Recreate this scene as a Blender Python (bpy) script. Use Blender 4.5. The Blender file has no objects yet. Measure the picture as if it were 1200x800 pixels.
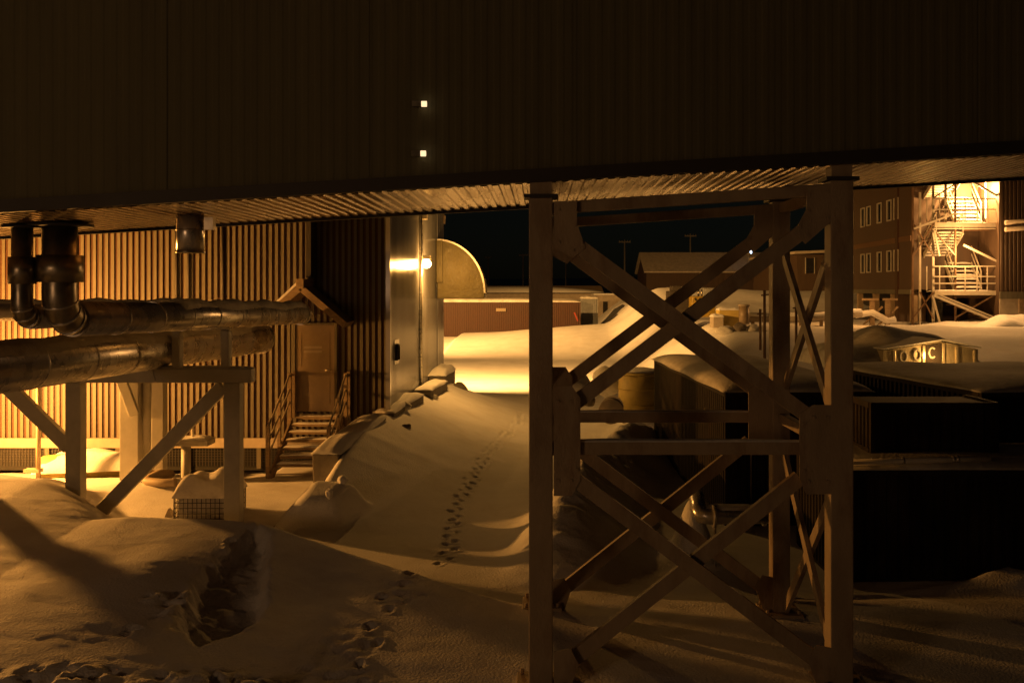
import bpy, bmesh, math, random
import numpy as np
from mathutils import Matrix, Vector

random.seed(7)
S = bpy.context.scene
COL = S.collection
R = math.radians
F, VX, VY, ZC = 1150.0, 632.0, 338.0, 4.05


def P(px, py, Y):
    """a point of the photograph at a known distance Y, as a place in the world"""
    return Vector(((px - VX) * Y / F, Y, ZC - (py - VY) * Y / F))


# ------------------------------------------------------------------ materials
def mat(name, col, rough=0.6, metal=0.0, var=0.18, scale=3.0, bump=0.0, bscale=30.0, spec=0.5,
        stretch=(1, 1, 1), dirt=None, dirt_amt=0.5, dirt_scale=1.5, emit=None, estr=0.0):
    m = bpy.data.materials.new(name)
    m.use_nodes = True
    nt = m.node_tree
    N, L = nt.nodes, nt.links
    b = N['Principled BSDF']
    b.inputs['Roughness'].default_value = rough
    b.inputs['Metallic'].default_value = metal
    b.inputs['Specular IOR Level'].default_value = spec
    tc = N.new('ShaderNodeNewGeometry')
    mp = N.new('ShaderNodeMapping')
    mp.inputs['Scale'].default_value = stretch
    L.new(tc.outputs['Position'], mp.inputs['Vector'])
    n = N.new('ShaderNodeTexNoise')
    n.inputs['Scale'].default_value = scale
    n.inputs['Detail'].default_value = 6
    n.inputs['Roughness'].default_value = 0.62
    L.new(mp.outputs['Vector'], n.inputs['Vector'])
    cr = N.new('ShaderNodeValToRGB')
    cr.color_ramp.elements[0].position = 0.3
    cr.color_ramp.elements[1].position = 0.7
    cr.color_ramp.elements[0].color = [c * (1 - var) for c in col] + [1]
    cr.color_ramp.elements[1].color = [min(1, c * (1 + var)) for c in col] + [1]
    L.new(n.outputs['Fac'], cr.inputs['Fac'])
    out = cr.outputs['Color']
    if dirt:
        n2 = N.new('ShaderNodeTexNoise')
        n2.inputs['Scale'].default_value = dirt_scale
        n2.inputs['Detail'].default_value = 8
        n2.inputs['Roughness'].default_value = 0.7
        L.new(mp.outputs['Vector'], n2.inputs['Vector'])
        c2 = N.new('ShaderNodeValToRGB')
        c2.color_ramp.elements[0].position = 0.5
        c2.color_ramp.elements[1].position = 0.72
        c2.color_ramp.elements[0].color = (0, 0, 0, 1)
        c2.color_ramp.elements[1].color = (dirt_amt,) * 3 + (1,)
        L.new(n2.outputs['Fac'], c2.inputs['Fac'])
        mx = N.new('ShaderNodeMix')
        mx.data_type = 'RGBA'
        L.new(c2.outputs['Color'], mx.inputs['Factor'])
        L.new(out, mx.inputs['A'])
        mx.inputs['B'].default_value = (*dirt, 1)
        out = mx.outputs['Result']
    L.new(out, b.inputs['Base Color'])
    # roughness wear
    mr = N.new('ShaderNodeMapRange')
    mr.inputs['To Min'].default_value = max(0.05, rough - 0.1)
    mr.inputs['To Max'].default_value = min(1, rough + 0.12)
    L.new(n.outputs['Fac'], mr.inputs['Value'])
    L.new(mr.outputs['Result'], b.inputs['Roughness'])
    if bump:
        n3 = N.new('ShaderNodeTexNoise')
        n3.inputs['Scale'].default_value = bscale
        n3.inputs['Detail'].default_value = 5
        L.new(mp.outputs['Vector'], n3.inputs['Vector'])
        bp = N.new('ShaderNodeBump')
        bp.inputs['Strength'].default_value = bump
        bp.inputs['Distance'].default_value = 0.02
        L.new(n3.outputs['Fac'], bp.inputs['Height'])
        L.new(bp.outputs['Normal'], b.inputs['Normal'])
    if emit:
        b.inputs['Emission Color'].default_value = (*emit, 1)
        b.inputs['Emission Strength'].default_value = estr
    return m


M = {}
M['snow'] = mat('snow', (0.78, 0.78, 0.79), 0.75, var=0.07, scale=1.2, bump=0.6, bscale=34, spec=0.25,
                dirt=(0.50, 0.44, 0.36), dirt_amt=0.35, dirt_scale=0.9)
M['packed_snow'] = mat('packed_snow', (0.66, 0.64, 0.61), 0.8, var=0.12, scale=4, bump=0.8, bscale=14, spec=0.25,
                       dirt=(0.3, 0.26, 0.21), dirt_amt=0.6)
M['shaded_snow'] = mat('shaded_snow', (0.36, 0.31, 0.25), 0.85, var=0.3, scale=3, bump=0.8, bscale=12, spec=0.2)  # dark tone stands for the shaded side of a snow lump
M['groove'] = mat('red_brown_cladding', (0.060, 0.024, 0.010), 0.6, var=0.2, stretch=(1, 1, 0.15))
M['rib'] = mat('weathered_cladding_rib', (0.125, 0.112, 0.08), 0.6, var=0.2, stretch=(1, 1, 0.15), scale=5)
M['facade'] = mat('brown_corridor_cladding', (0.125, 0.118, 0.072), 0.7, spec=0.2, var=0.12, stretch=(1, 1, 0.08), scale=4,
                  dirt=(0.15, 0.138, 0.082), dirt_amt=0.4)
M['soffit'] = mat('tan_soffit_sheet', (0.36, 0.265, 0.17), 0.26, 0.72, var=0.22, stretch=(1.5, 0.15, 1), scale=4,
                  dirt=(0.2, 0.14, 0.09), dirt_amt=0.5)
M['dark_trim'] = mat('dark_trim', (0.035, 0.03, 0.026), 0.6)
M['steel'] = mat('beige_painted_steel', (0.35, 0.275, 0.19), 0.6, var=0.16, scale=5, bump=0.25, bscale=60, stretch=(1, 1, 0.35),
                 dirt=(0.15, 0.075, 0.035), dirt_amt=0.75, dirt_scale=2.6)
M['grey_steel'] = mat('grey_painted_steel', (0.40, 0.39, 0.35), 0.5, var=0.14, scale=4,
                      dirt=(0.5, 0.48, 0.45), dirt_amt=0.4)
M['alu'] = mat('aluminium_pipe_cladding', (0.60, 0.58, 0.55), 0.27, 0.72, var=0.2, scale=3, bump=0.14, bscale=5,
               dirt=(0.62, 0.61, 0.60), dirt_amt=0.25, dirt_scale=2.2)
M['alu_dark'] = mat('tarnished_duct_cladding', (0.30, 0.27, 0.22), 0.33, 0.95, var=0.3, scale=6, bump=0.15, bscale=9)
M['side'] = mat('galvanised_side_cladding', (0.46, 0.47, 0.52), 0.19, 0.6, var=0.15, scale=3, stretch=(1, 1, 0.12),
                dirt=(0.24, 0.18, 0.13), dirt_amt=0.6)
M['hood'] = mat('dented_metal_hood', (0.115, 0.093, 0.03), 0.42, 0.3, var=0.3, scale=1.6, bump=0.9, bscale=2.2,
                dirt=(0.08, 0.06, 0.03), dirt_amt=0.7, dirt_scale=2)
M['door'] = mat('brown_painted_door', (0.25, 0.19, 0.125), 0.45, var=0.12)
M['wood'] = mat('weathered_timber', (0.26, 0.19, 0.12), 0.75, var=0.25, stretch=(1, 1, 4), scale=6, bump=0.3)
M['pale_rail'] = mat('pale_rail_timber', (0.40, 0.34, 0.26), 0.7, var=0.2)
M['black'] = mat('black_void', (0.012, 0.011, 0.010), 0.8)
M['wire'] = mat('dark_wire', (0.06, 0.055, 0.05), 0.5, 0.6)
M['concrete'] = mat('rough_concrete', (0.15, 0.135, 0.115), 0.85, var=0.22, scale=5, bump=0.6, bscale=25)
M['dark_container'] = mat('dark_container_steel', (0.030, 0.026, 0.022), 0.75, spec=0.12, var=0.3, stretch=(1, 1, 0.3),
                          dirt=(0.05, 0.03, 0.02), dirt_amt=0.6)
M['red_container'] = mat('red_container_steel', (0.052, 0.017, 0.006), 0.55, var=0.2, dirt=(0.04, 0.02, 0.012), dirt_amt=0.7)
M['grey_container'] = mat('grey_container_steel', (0.2, 0.21, 0.22), 0.55, var=0.2)
M['barn'] = mat('faded_red_siding', (0.060, 0.036, 0.026), 0.7, var=0.2, stretch=(1, 1, 0.2))
M['barn_roof'] = mat('frosted_sheet_roof', (0.45, 0.40, 0.35), 0.7, var=0.25)
M['pale_wall'] = mat('pale_painted_wall', (0.36, 0.31, 0.25), 0.7, var=0.18)
M['pipe_highlight'] = mat('pipe_highlight_tone', (0.75, 0.72, 0.66), 0.3)  # pale tone stands in for the highlight along the pipe
M['glass'] = mat('dark_window_glass', (0.02, 0.02, 0.022), 0.12, spec=0.8)
M['white_frame'] = mat('white_window_frame', (0.36, 0.33, 0.28), 0.5)
M['wing'] = mat('red_brown_board_wall', (0.065, 0.040, 0.025), 0.6, var=0.22, stretch=(1, 1, 0.15), scale=4)
M['groove2'] = mat('dark_red_stairwell_boards', (0.055, 0.022, 0.013), 0.7, var=0.25)
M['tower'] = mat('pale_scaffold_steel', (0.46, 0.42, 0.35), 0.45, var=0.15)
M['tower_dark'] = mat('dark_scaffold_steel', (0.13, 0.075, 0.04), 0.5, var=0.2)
M['yellow'] = mat('yellow_machine_paint', (0.22, 0.15, 0.02), 0.45, var=0.15)
M['yellow_tank'] = mat('ochre_tank_paint', (0.52, 0.40, 0.12), 0.6, var=0.25, dirt=(0.3, 0.2, 0.1), dirt_amt=0.5)
M['blackpaint'] = mat('black_lettering', (0.012, 0.012, 0.012), 0.5)
M['red'] = mat('orange_red_marker', (0.30, 0.03, 0.01), 0.5)
M['pole'] = mat('grey_pole_timber', (0.33, 0.31, 0.29), 0.8)
M['lamp_hot'] = mat('sodium_lamp_lens', (0.9, 0.7, 0.4), 0.4, emit=(1, 0.70, 0.30), estr=60)
M['ghost_glow'] = mat('window_ghost_glow', (0.9, 0.8, 0.6), 0.4, emit=(1, 0.68, 0.38), estr=1.4)  # glow of the lamp reflections set on the corridor cladding
M['wall_pane_glow'] = mat('lit_wall_pane_glow', (0.9, 0.9, 0.85), 0.4, emit=(1, 0.80, 0.42), estr=3.0)  # emission stands for lamplight on the return wall; also the lit pane
M['lamp_blue'] = mat('cold_white_tube', (0.8, 0.9, 1), 0.4, emit=(0.6, 0.78, 1), estr=5)
M['shiny'] = mat('polished_panel', (0.70, 0.60, 0.42), 0.30, 0.6, var=0.2, bump=0.3, bscale=4)
M['rock'] = mat('frozen_rock', (0.20, 0.17, 0.14), 0.85, var=0.3, bump=0.5, scale=6)


# ------------------------------------------------------------------ mesh builder
class MB:
    def __init__(self):
        self.v, self.f, self.mi, self.sm = [], [], [], []

    def add(self, vs, fs, mi=0, smooth=False):
        k = len(self.v)
        self.v += [Vector(p) for p in vs]
        for f in fs:
            self.f.append([i + k for i in f])
            self.mi.append(mi)
            self.sm.append(smooth)
        return self

    def box(self, x0, x1, y0, y1, z0, z1, mi=0):
        vs = [(x, y, z) for x in (x0, x1) for y in (y0, y1) for z in (z0, z1)]
        return self.add(vs, [(0, 1, 3, 2), (4, 6, 7, 5), (0, 4, 5, 1), (2, 3, 7, 6), (0, 2, 6, 4), (1, 5, 7, 3)], mi)

    def bar(self, p, q, w, h, up=(0, 0, 1), mi=0):
        """rectangular bar from p to q, w across and h along 'up'"""
        p, q = Vector(p), Vector(q)
        d = (q - p).normalized()
        up = Vector(up)
        s = d.cross(up)
        if s.length < 1e-4:
            s = d.cross(Vector((0, 1, 0)))
        s.normalize()
        u = s.cross(d).normalized()
        vs = []
        for e in (p, q):
            for a, b in ((-1, -1), (1, -1), (1, 1), (-1, 1)):
                vs.append(e + s * (a * w / 2) + u * (b * h / 2))
        return self.add(vs, [(0, 3, 2, 1), (4, 5, 6, 7), (0, 1, 5, 4), (1, 2, 6, 5), (2, 3, 7, 6), (3, 0, 4, 7)], mi)

    def channel(self, p, q, w, h, face=(0, -1, 0), t=0.014):
        """a steel channel: web on the 'face' side and two flanges behind it"""
        p, q, n = Vector(p), Vector(q), Vector(face).normalized()
        d = (q - p).normalized()
        s = d.cross(n).normalized()
        self.bar(p + n * (h / 2 - t / 2), q + n * (h / 2 - t / 2), w, t, n)
        for sg in (-1, 1):
            o = s * (sg * (w / 2 - t / 2)) - n * (t / 2 + 0.001)
            self.bar(p + o, q + o, t, h - t, n)
        return self

    def tube(self, pts, r, n=14, cap=True, mi=0):
        pts = [Vector(p) for p in pts]
        rs = r if isinstance(r, (list, tuple)) else [r] * len(pts)
        k = len(pts)
        vs, prev = [], None
        for i, p in enumerate(pts):
            d = (pts[min(i + 1, k - 1)] - pts[max(i - 1, 0)])
            d = d.normalized() if d.length > 1e-7 else Vector((0, 0, 1))
            if prev is None:
                a = d.cross(Vector((0, 0, 1)))
                if a.length < 0.05:
                    a = d.cross(Vector((0, 1, 0)))
            else:
                a = prev - d * prev.dot(d)
            a.normalize()
            prev = a
            b = d.cross(a)
            for j in range(n):
                t = 2 * math.pi * j / n
                vs.append(p + (a * math.cos(t) + b * math.sin(t)) * rs[i])
        fs = [(i * n + j, i * n + (j + 1) % n, (i + 1) * n + (j + 1) % n, (i + 1) * n + j)
              for i in range(k - 1) for j in range(n)]
        self.add(vs, fs, mi, True)
        if cap:
            kk = len(self.v) - k * n
            self.f.append([kk + j for j in range(n)][::-1]); self.mi.append(mi); self.sm.append(False)
            self.f.append([kk + (k - 1) * n + j for j in range(n)]); self.mi.append(mi); self.sm.append(False)
        return self

    def prism(self, poly, d, mi=0):
        """polygon (list of 3D points) extruded by vector d"""
        n = len(poly)
        d = Vector(d)
        vs = [Vector(p) for p in poly] + [Vector(p) + d for p in poly]
        fs = [tuple(range(n))[::-1], tuple(range(n, 2 * n))] + [(i, (i + 1) % n, n + (i + 1) % n, n + i) for i in range(n)]
        return self.add(vs, fs, mi)

    def corr(self, o, u, v, n, length, pitch, depth, rib=0.42, slant=0.06, two=False):
        """trapezoid corrugated sheet: o corner, u unit direction across ribs, v full vector along ribs, n outward"""
        o, u, v, n = Vector(o), Vector(u), Vector(v), Vector(n)
        prof = []
        k = int(length / pitch)
        for i in range(k):
            b = i * pitch
            prof += [(b, 0), (b + pitch * (1 - rib - 2 * slant), 0), (b + pitch * (1 - rib - slant), 1), (b + pitch * (1 - slant), 1)]
        prof.append((k * pitch, 0))
        vs = []
        for a, h in prof:
            p = o + u * a + n * (h * depth)
            vs += [p, p + v]
        base = len(self.v)
        self.v += vs
        for i in range(len(prof) - 1):
            h = prof[i][1] + prof[i + 1][1]
            self.f.append([base + 2 * i, base + 2 * i + 2, base + 2 * i + 3, base + 2 * i + 1])
            self.mi.append(1 if (two and h == 2) else 0)
            self.sm.append(False)
        return self

    def cap(self, x0, x1, y0, y1, z, t, nx=24, ny=24, seed=0, slope=(0, 0), over=0.0, pw=6):
        """a soft lump of snow lying on a rectangle"""
        rn = np.random.RandomState(seed)
        ph = rn.rand(12) * 6.28
        vs = []
        for i in range(nx + 1):
            for j in range(ny + 1):
                a, b = i / nx, j / ny
                a2 = 0.5 - 0.5 * math.cos(math.pi * a) if nx > 6 else a
                b2 = 0.5 - 0.5 * math.cos(math.pi * b) if ny > 6 else b
                f = max(0.0, (1 - abs(2 * a2 - 1) ** pw) * (1 - abs(2 * b2 - 1) ** pw)) ** 0.5
                w = 1 + 0.18 * math.sin(5 * a2 + ph[0]) * math.sin(4 * b2 + ph[1]) + 0.10 * math.sin(13 * a2 + ph[2]) + 0.10 * math.sin(11 * b2 + ph[3] + 3 * a2)
                x = x0 + (x1 - x0) * a2
                y = y0 + (y1 - y0) * b2
                wob = over * 0.5 * (math.sin(9 * a2 + ph[4]) + math.sin(17 * b2 + ph[5]))
                if b in (0, 1): y += wob
                if a in (0, 1): x += wob
                vs.append((x, y, z + slope[0] * (a2 - 0.5) + slope[1] * (b2 - 0.5) + t * f * w))
        fs = [(i * (ny + 1) + j, (i + 1) * (ny + 1) + j, (i + 1) * (ny + 1) + j + 1, i * (ny + 1) + j + 1)
              for i in range(nx) for j in range(ny)]
        return self.add(vs, fs, 0, True)

    def blob(self, c, r, seed=0, n=16, amp=0.22, smooth=True):
        rn = np.random.RandomState(seed)
        k = rn.randn(9, 3) * 1.9
        ph = rn.rand(9) * 6.28
        vs = []
        for i in range(n + 1):
            th = math.pi * i / n
            for j in range(2 * n):
                f = math.pi * j / n
                d = np.array([math.sin(th) * math.cos(f), math.sin(th) * math.sin(f), math.cos(th)])
                s = 1 + amp * float(np.sum(np.sin(k @ d * 1.3 + ph))) / 3
                vs.append((c[0] + r[0] * d[0] * s, c[1] + r[1] * d[1] * s, c[2] + r[2] * d[2] * s))
        m = 2 * n
        fs = [(i * m + j, i * m + (j + 1) % m, (i + 1) * m + (j + 1) % m, (i + 1) * m + j) for i in range(n) for j in range(m)]
        return self.add(vs, fs, 0, smooth)

    def build(self, name, m, parent=None, bevel=0.0, local=False):
        me = bpy.data.meshes.new(name)
        vs = self.v
        if parent is not None and not local:
            inv = WM[parent.name].inverted()
            vs = [inv @ p for p in vs]
        me.from_pydata([tuple(p) for p in vs], [], self.f)
        ms = m if isinstance(m, (list, tuple)) else [m]
        for q in ms:
            me.materials.append(q)
        me.polygons.foreach_set('material_index', self.mi)
        me.polygons.foreach_set('use_smooth', self.sm)
        bm = bmesh.new()
        bm.from_mesh(me)
        bmesh.ops.remove_doubles(bm, verts=bm.verts, dist=1e-5)
        bmesh.ops.recalc_face_normals(bm, faces=bm.faces)
        bm.to_mesh(me)
        bm.free()
        me.update()
        o = bpy.data.objects.new(name, me)
        COL.objects.link(o)
        if parent is not None:
            o.parent = parent
            WM[o.name] = WM[parent.name]
        else:
            WM[o.name] = Matrix.Identity(4)
        if bevel:
            b = o.modifiers.new('bevel', 'BEVEL')
            b.width = bevel
            b.segments = 2
            b.limit_method = 'ANGLE'
        return o


WM = {}


def tag(o, label=None, cat=None, group=None, kind=None):
    if label: o['label'] = label
    if cat: o['category'] = cat
    if group: o['group'] = group
    if kind: o['kind'] = kind
    return o


def thing(name, label, cat, loc=(0, 0, 0), rz=0.0, group=None):
    o = bpy.data.objects.new(name, None)
    o.empty_display_size = 0.3
    COL.objects.link(o)
    o.location = loc
    o.rotation_euler = (0, 0, rz)
    WM[o.name] = Matrix.Translation(Vector(loc)) @ Matrix.Rotation(rz, 4, 'Z')
    return tag(o, label, cat, group)


def mesh_thing(mb, name, m, label, cat, group=None, bevel=0.0, loc=None):
    """a thing that is one mesh, its origin at its base"""
    if loc is None:
        zs = min(p.z for p in mb.v)
        loc = (sum(p.x for p in mb.v) / len(mb.v), sum(p.y for p in mb.v) / len(mb.v), zs)
    lv = Vector(loc)
    mb.v = [p - lv for p in mb.v]
    o = mb.build(name, m, None, bevel)
    o.location = loc
    return tag(o, label, cat, group)


def copy_tree(o, parent=None):
    c = o.copy()
    COL.objects.link(c)
    if parent is not None:
        c.parent = parent
    for ch in o.children:
        copy_tree(ch, c)
    return c


# ------------------------------------------------------------------ noise + ground
def vnoise(x, y, seed):
    xi, yi = np.floor(x).astype(np.int64), np.floor(y).astype(np.int64)
    xf, yf = x - xi, y - yi
    u, v = xf * xf * (3 - 2 * xf), yf * yf * (3 - 2 * yf)

    def h(a, b):
        n = (a * 374761393 + b * 668265263 + seed * 144665) & 0x7fffffff
        n = ((n ^ (n >> 13)) * 1274126177) & 0x7fffffff
        return ((n ^ (n >> 16)) & 0xffff) / 65535.0
    return (h(xi, yi) * (1 - u) + h(xi + 1, yi) * u) * (1 - v) + (h(xi, yi + 1) * (1 - u) + h(xi + 1, yi + 1) * u) * v


def fbm(x, y, seed, o=4):
    s, a, t = 0, 1, 0
    for i in range(o):
        s = s + a * (vnoise(x * 2 ** i + 17.3 * i, y * 2 ** i - 9.1 * i, seed + i) - 0.5)
        t += a
        a *= 0.5
    return s / t


def sst(a, b, x):
    t = np.clip((x - a) / (b - a), 0, 1)
    return t * t * (3 - 2 * t)


CR_X = [-30, -12, -8.3, -7.4, -6.7, -6.1, -5.1, -4.0, -2.7, -1.45, -0.35, 0.6, 2.2, 4.5, 8, 30]
CR_Y = [18, 17.0, 16.2, 15.3, 14.5, 14.5, 14.3, 14.0, 13.3, 12.6, 12.0, 11.7, 11.6, 11.8, 12.2, 13]
CR_Z = [.8, .85, .86, .72, 0.60, 0.68, 0.72, 0.72, 0.50, 0.34, 0.20, 0.12, 0.08, 0.05, 0.05, 0.05]


def ground_h(X, Y, fine=True):
    X = np.asarray(X, float)
    Y = np.asarray(Y, float)
    wx = X + 0.5 * fbm(X * 0.4, Y * 0.4, 3)
    h = 0.04 * fbm(X * 0.15, Y * 0.15, 11)
    # foreground drift with a sharp crest
    yc, zc = np.interp(X, CR_X, CR_Y), np.interp(X, CR_X, CR_Z)
    yc = yc + 0.12 * fbm(X * 0.9, Y * 0 + 3, 21)
    d = Y - yc
    lee = np.interp(X, [-12, -8, -6.5, -5, -4, -1, 1, 6], [4.0, 2.6, 1.8, 1.3, 0.75, 0.55, 0.9, 1.5])
    near = zc * np.clip(1 + d * 0.16, 0.12, 1) + 0.05 * np.clip(-d, 0, 3) * np.sin(X * 0.9 + 1.2 + 0.5 * Y)
    far = zc * (1 - sst(0, 1, d / lee))
    h = h + np.where(d < 0, near, far)
    # soft roundness on the left part of the crest
    # snow in front of the left building
    h = h + (0.08 * sst(15.5, 18.5, Y) * (1 - sst(20.2, 21.8, Y)) - 0.30 * sst(20.6, 22.3, Y) * (1 - sst(-6.3, -5.8, X))) * (1 - sst(-4.6, -4.1, X))
    h = h + (0.40 + 0.12 * (X + 3.7)) * np.exp(-((X + 3.75 - 0.25 * (Y - 16.6)) / 0.55) ** 6 - ((Y - 16.7) / 0.55) ** 6)
    h = h + 0.10 * np.exp(-((X + 9.0) / 1.4) ** 2 - ((Y - 18.6) / 1.0) ** 2)
    h = h + 0.16 * np.exp(-((X + 7.6) / 0.9) ** 2 - ((Y - 19.5) / 0.8) ** 2)
    # berm along the side wall
    hb = np.interp(Y, [14.6, 16, 17.5, 19, 20.5, 24, 30, 33, 36, 38.5], [0, .12, .45, .85, 1.05, 1.12, 1.12, .95, .25, 0])
    r = X - np.interp(Y, [15, 19.5, 24, 36], [-3.9, -3.75, -3.35, -3.0])
    sec = np.where(r > 0, np.clip(1 - r / 3.0, 0, 1) ** 1.35, np.exp(-(r / 0.35) ** 2))
    h = h + hb * sec * (1 + 0.10 * fbm(X * 0.9, Y * 0.9, 5))
    # berm on the right-hand edge of the track
    xr = np.interp(Y, [13, 16.5, 20, 27, 32], [0.1, 0.45, 1.25, 2.75, 3.4])
    hr = np.interp(Y, [13.2, 14.6, 16.5, 20, 27, 31, 34], [0, .42, .62, .85, .85, .4, 0])
    r = X - xr
    sec = np.where(r < 0, np.exp(-(r / 0.55) ** 2), np.exp(-(r / 0.8) ** 2))
    h = h + hr * sec * (1 + 0.9 * fbm(X * 1.1, Y * 1.1, 8))
    # the low dark ground right of the track
    h = h - 0.25 * sst(0.6, 1.8, X) * sst(12.5, 14, Y) * (1 - sst(26, 30, Y))
    h = h + 0.95 * np.exp(-((X - 2.45) / 0.28) ** 2 - ((Y - 15.7) / 0.45) ** 2)
    h = h + 0.35 * np.exp(-((X - 6.6) / 1.3) ** 2 - ((Y - 13.6) / 0.35) ** 2) * (1 + fbm(X * 3, Y * 3, 9))
    # raised pad below the right-hand buildings
    h = h + 2.35 * sst(4.6, 8.6, X + 0.8 * fbm(X * .3, Y * .3, 14)) * sst(30, 43.5, Y) * (1 + 0.15 * fbm(X * .5, Y * .5, 15)) * (1 - sst(95, 150, Y))
    # yard rising towards the container
    h = h + 0.55 * sst(55, 82, Y) * (1 - sst(130, 170, Y)) + 0.55 * np.exp(-((X - 11.5) / 4.0) ** 2 - ((Y - 80) / 8) ** 2)
    h = h + 0.4 * fbm(X * 0.12, Y * 0.12, 31) * sst(38, 60, Y) + (0.35 + 0.75 * sst(-6, 5, X)) * np.exp(-((Y - 71) / 7) ** 2) * (1 - sst(25, 40, np.abs(X)))
    # far hills
    h = h + sst(160, 520, Y) * (9.5 + 7 * fbm(X * 0.006, Y * 0.004, 40))
    if fine:
        k = (1 - sst(60, 120, Y))
        # wind-packed drift texture, long ripples and grain
        calm = 1 - 0.75 * sst(-5.2, -4.2, X) * (1 - sst(1.0, 2.0, X)) * sst(12.5, 14.0, Y) * (1 - sst(33, 36, Y))
        h = h + k * calm * 0.06 * fbm(wx * 0.55 + Y * 0.25, Y * 0.9, 50)
        h = h + k * calm * 0.016 * fbm(wx * 2.2 + Y, Y * 3.4, 60)
        # wind ripples on the near drift
        rp = np.abs(fbm(X * 0.9 - Y * 0.5, Y * 2.6 + X * 1.2, 70, 3))
        h = h - 0.004 * (1 - sst(0, 0.10, rp)) * (1 - sst(13, 16, Y))
        # churned-up snow
        ch = fbm(X * 7.0, Y * 7.0, 80, 4)
        mask = 0
        for (cx, cy, rx, ry, a) in CHURN:
            mask = mask + a * np.exp(-((X - cx) / rx) ** 4 - ((Y - cy) / ry) ** 4)
        h = h + mask * np.clip(ch * 4.0, -1, 0.8)
        # scoured hole with a cornice on its right-hand side
        m = (np.abs(X - HOLE_C[0]) < 2.6) & (np.abs(Y - HOLE_C[1]) < 2.6)
        if m.any():
            sd = poly_sd(X[m], Y[m], HOLE)
            rag = np.where(X[m] < HOLE_C[0] + 0.10, 1.0, 0.15)
            sd = sd + rag * 0.24 * fbm(X[m] * 5.0, Y[m] * 5.0, 90, 4)
            h[m] += -0.25 * (1 - sst(-0.16, 0.02, sd))
            h[m] += np.where(sd < 0, 0.16 * fbm(X[m] * 4, Y[m] * 4, 95, 4), 0)
        h = h + 0.10 * np.exp(-((X - HOLE_C[0] + 1.05) / 0.55) ** 2 - ((Y - HOLE_C[1] - 0.2) / 0.9) ** 2) - 0.10 * np.exp(-((X - HOLE_C[0] - 0.9) / 0.5) ** 2 - ((Y - HOLE_C[1]) / 0.8) ** 2)
        for (fx, fy, ang, dep) in PRINTS:
            m = (np.abs(X - fx) < 0.6) & (np.abs(Y - fy) < 0.6)
            if not m.any():
                continue
            xx, yy = X[m] - fx, Y[m] - fy
            a = xx * math.cos(ang) + yy * math.sin(ang)
            b = -xx * math.sin(ang) + yy * math.cos(ang)
            sc = 0.75 + dep * 5
            q = np.sqrt((a / (0.095 * sc)) ** 2 + (b / (0.055 * sc)) ** 2) + 0.5 * fbm(X[m] * 9, Y[m] * 9, 33, 2)
            h[m] += -dep * (1 - sst(0.6, 1.05, q)) + dep * 0.38 * np.exp(-((q - 1.3) / 0.28) ** 2)
    return h


def px_on(px, py, z=0.05):
    Y = (ZC - z) * F / (py - VY)
    return (px - VX) * Y / F, Y


def poly_sd(x, y, poly):
    """signed distance to a polygon, negative inside"""
    d = np.full(x.shape, 1e9)
    inside = np.zeros(x.shape, bool)
    n = len(poly)
    for i in range(n):
        ax, ay = poly[i]
        bx, by = poly[(i + 1) % n]
        ex, ey = bx - ax, by - ay
        t_ = np.clip(((x - ax) * ex + (y - ay) * ey) / (ex * ex + ey * ey), 0, 1)
        d = np.minimum(d, np.hypot(x - ax - t_ * ex, y - ay - t_ * ey))
        c = ((ay > y) != (by > y)) & (x < (bx - ax) * (y - ay) / (by - ay + 1e-12) + ax)
        inside ^= c
    return np.where(inside, -d, d)


HOLE = [px_on(*p, 0.45) for p in ((250, 660), (285, 636), (306, 630), (317, 640), (317, 665), (313, 692), (297, 713), (262, 727), (232, 738), (203, 724), (213, 700), (234, 678))]
HOLE_C = (sum(p[0] for p in HOLE) / len(HOLE), sum(p[1] for p in HOLE) / len(HOLE))
CHURN = []
for px, py, rx, ry, a in ((70, 790, .55, .25, .09), (280, 785, .75, .3, .10), (225, 712, .3, .45, .07), (185, 710, .12, .16, .08),
                          (155, 742, .12, .12, .08), (400, 745, .35, .7, .022), (470, 690, .3, .4, .016), (330, 790, .4, .3, .08)):
    x, y = px_on(px, py, 0.35)
    CHURN.append((x, y, rx, ry, a))
PRINTS = []
_rp = random.Random(4)
trail = [px_on(*p, 0.06) for p in ((611, 484), (604, 498), (588, 518), (565, 545), (545, 575), (532, 608), (527, 640), (512, 662))]
trail2 = [px_on(*p, 0.35) for p in ((512, 655), (470, 683), (446, 705), (432, 735), (420, 770), (412, 800))]
for tr, stp, dk in ((trail, 0.25, 1.0), (trail2, 0.34, 0.7)):
    side = 1
    for (a, b) in zip(tr[:-1], tr[1:]):
        L = math.hypot(b[0] - a[0], b[1] - a[1])
        n = max(1, int(L / stp))
        ang = math.atan2(b[1] - a[1], b[0] - a[0])
        for i in range(n):
            t = i / n
            side = -side
            PRINTS.append((a[0] + (b[0] - a[0]) * t - math.sin(ang) * 0.065 * side + _rp.uniform(-.05, .05),
                           a[1] + (b[1] - a[1]) * t + math.cos(ang) * 0.065 * side + _rp.uniform(-.05, .05),
                           ang + _rp.uniform(-.3, .3), _rp.uniform(0.03, 0.08) * dk))


def steps(lo, hi, fine_lo, fine_hi, st, grow):
    a = list(np.arange(fine_lo, fine_hi, st))
    s, x = st, a[-1]
    while x < hi:
        s *= grow
        x += s
        a.append(x)
    s, x = st, a[0]
    b = []
    while x > lo:
        s *= grow
        x -= s
        b.append(x)
    return np.array(b[::-1] + a)


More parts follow.
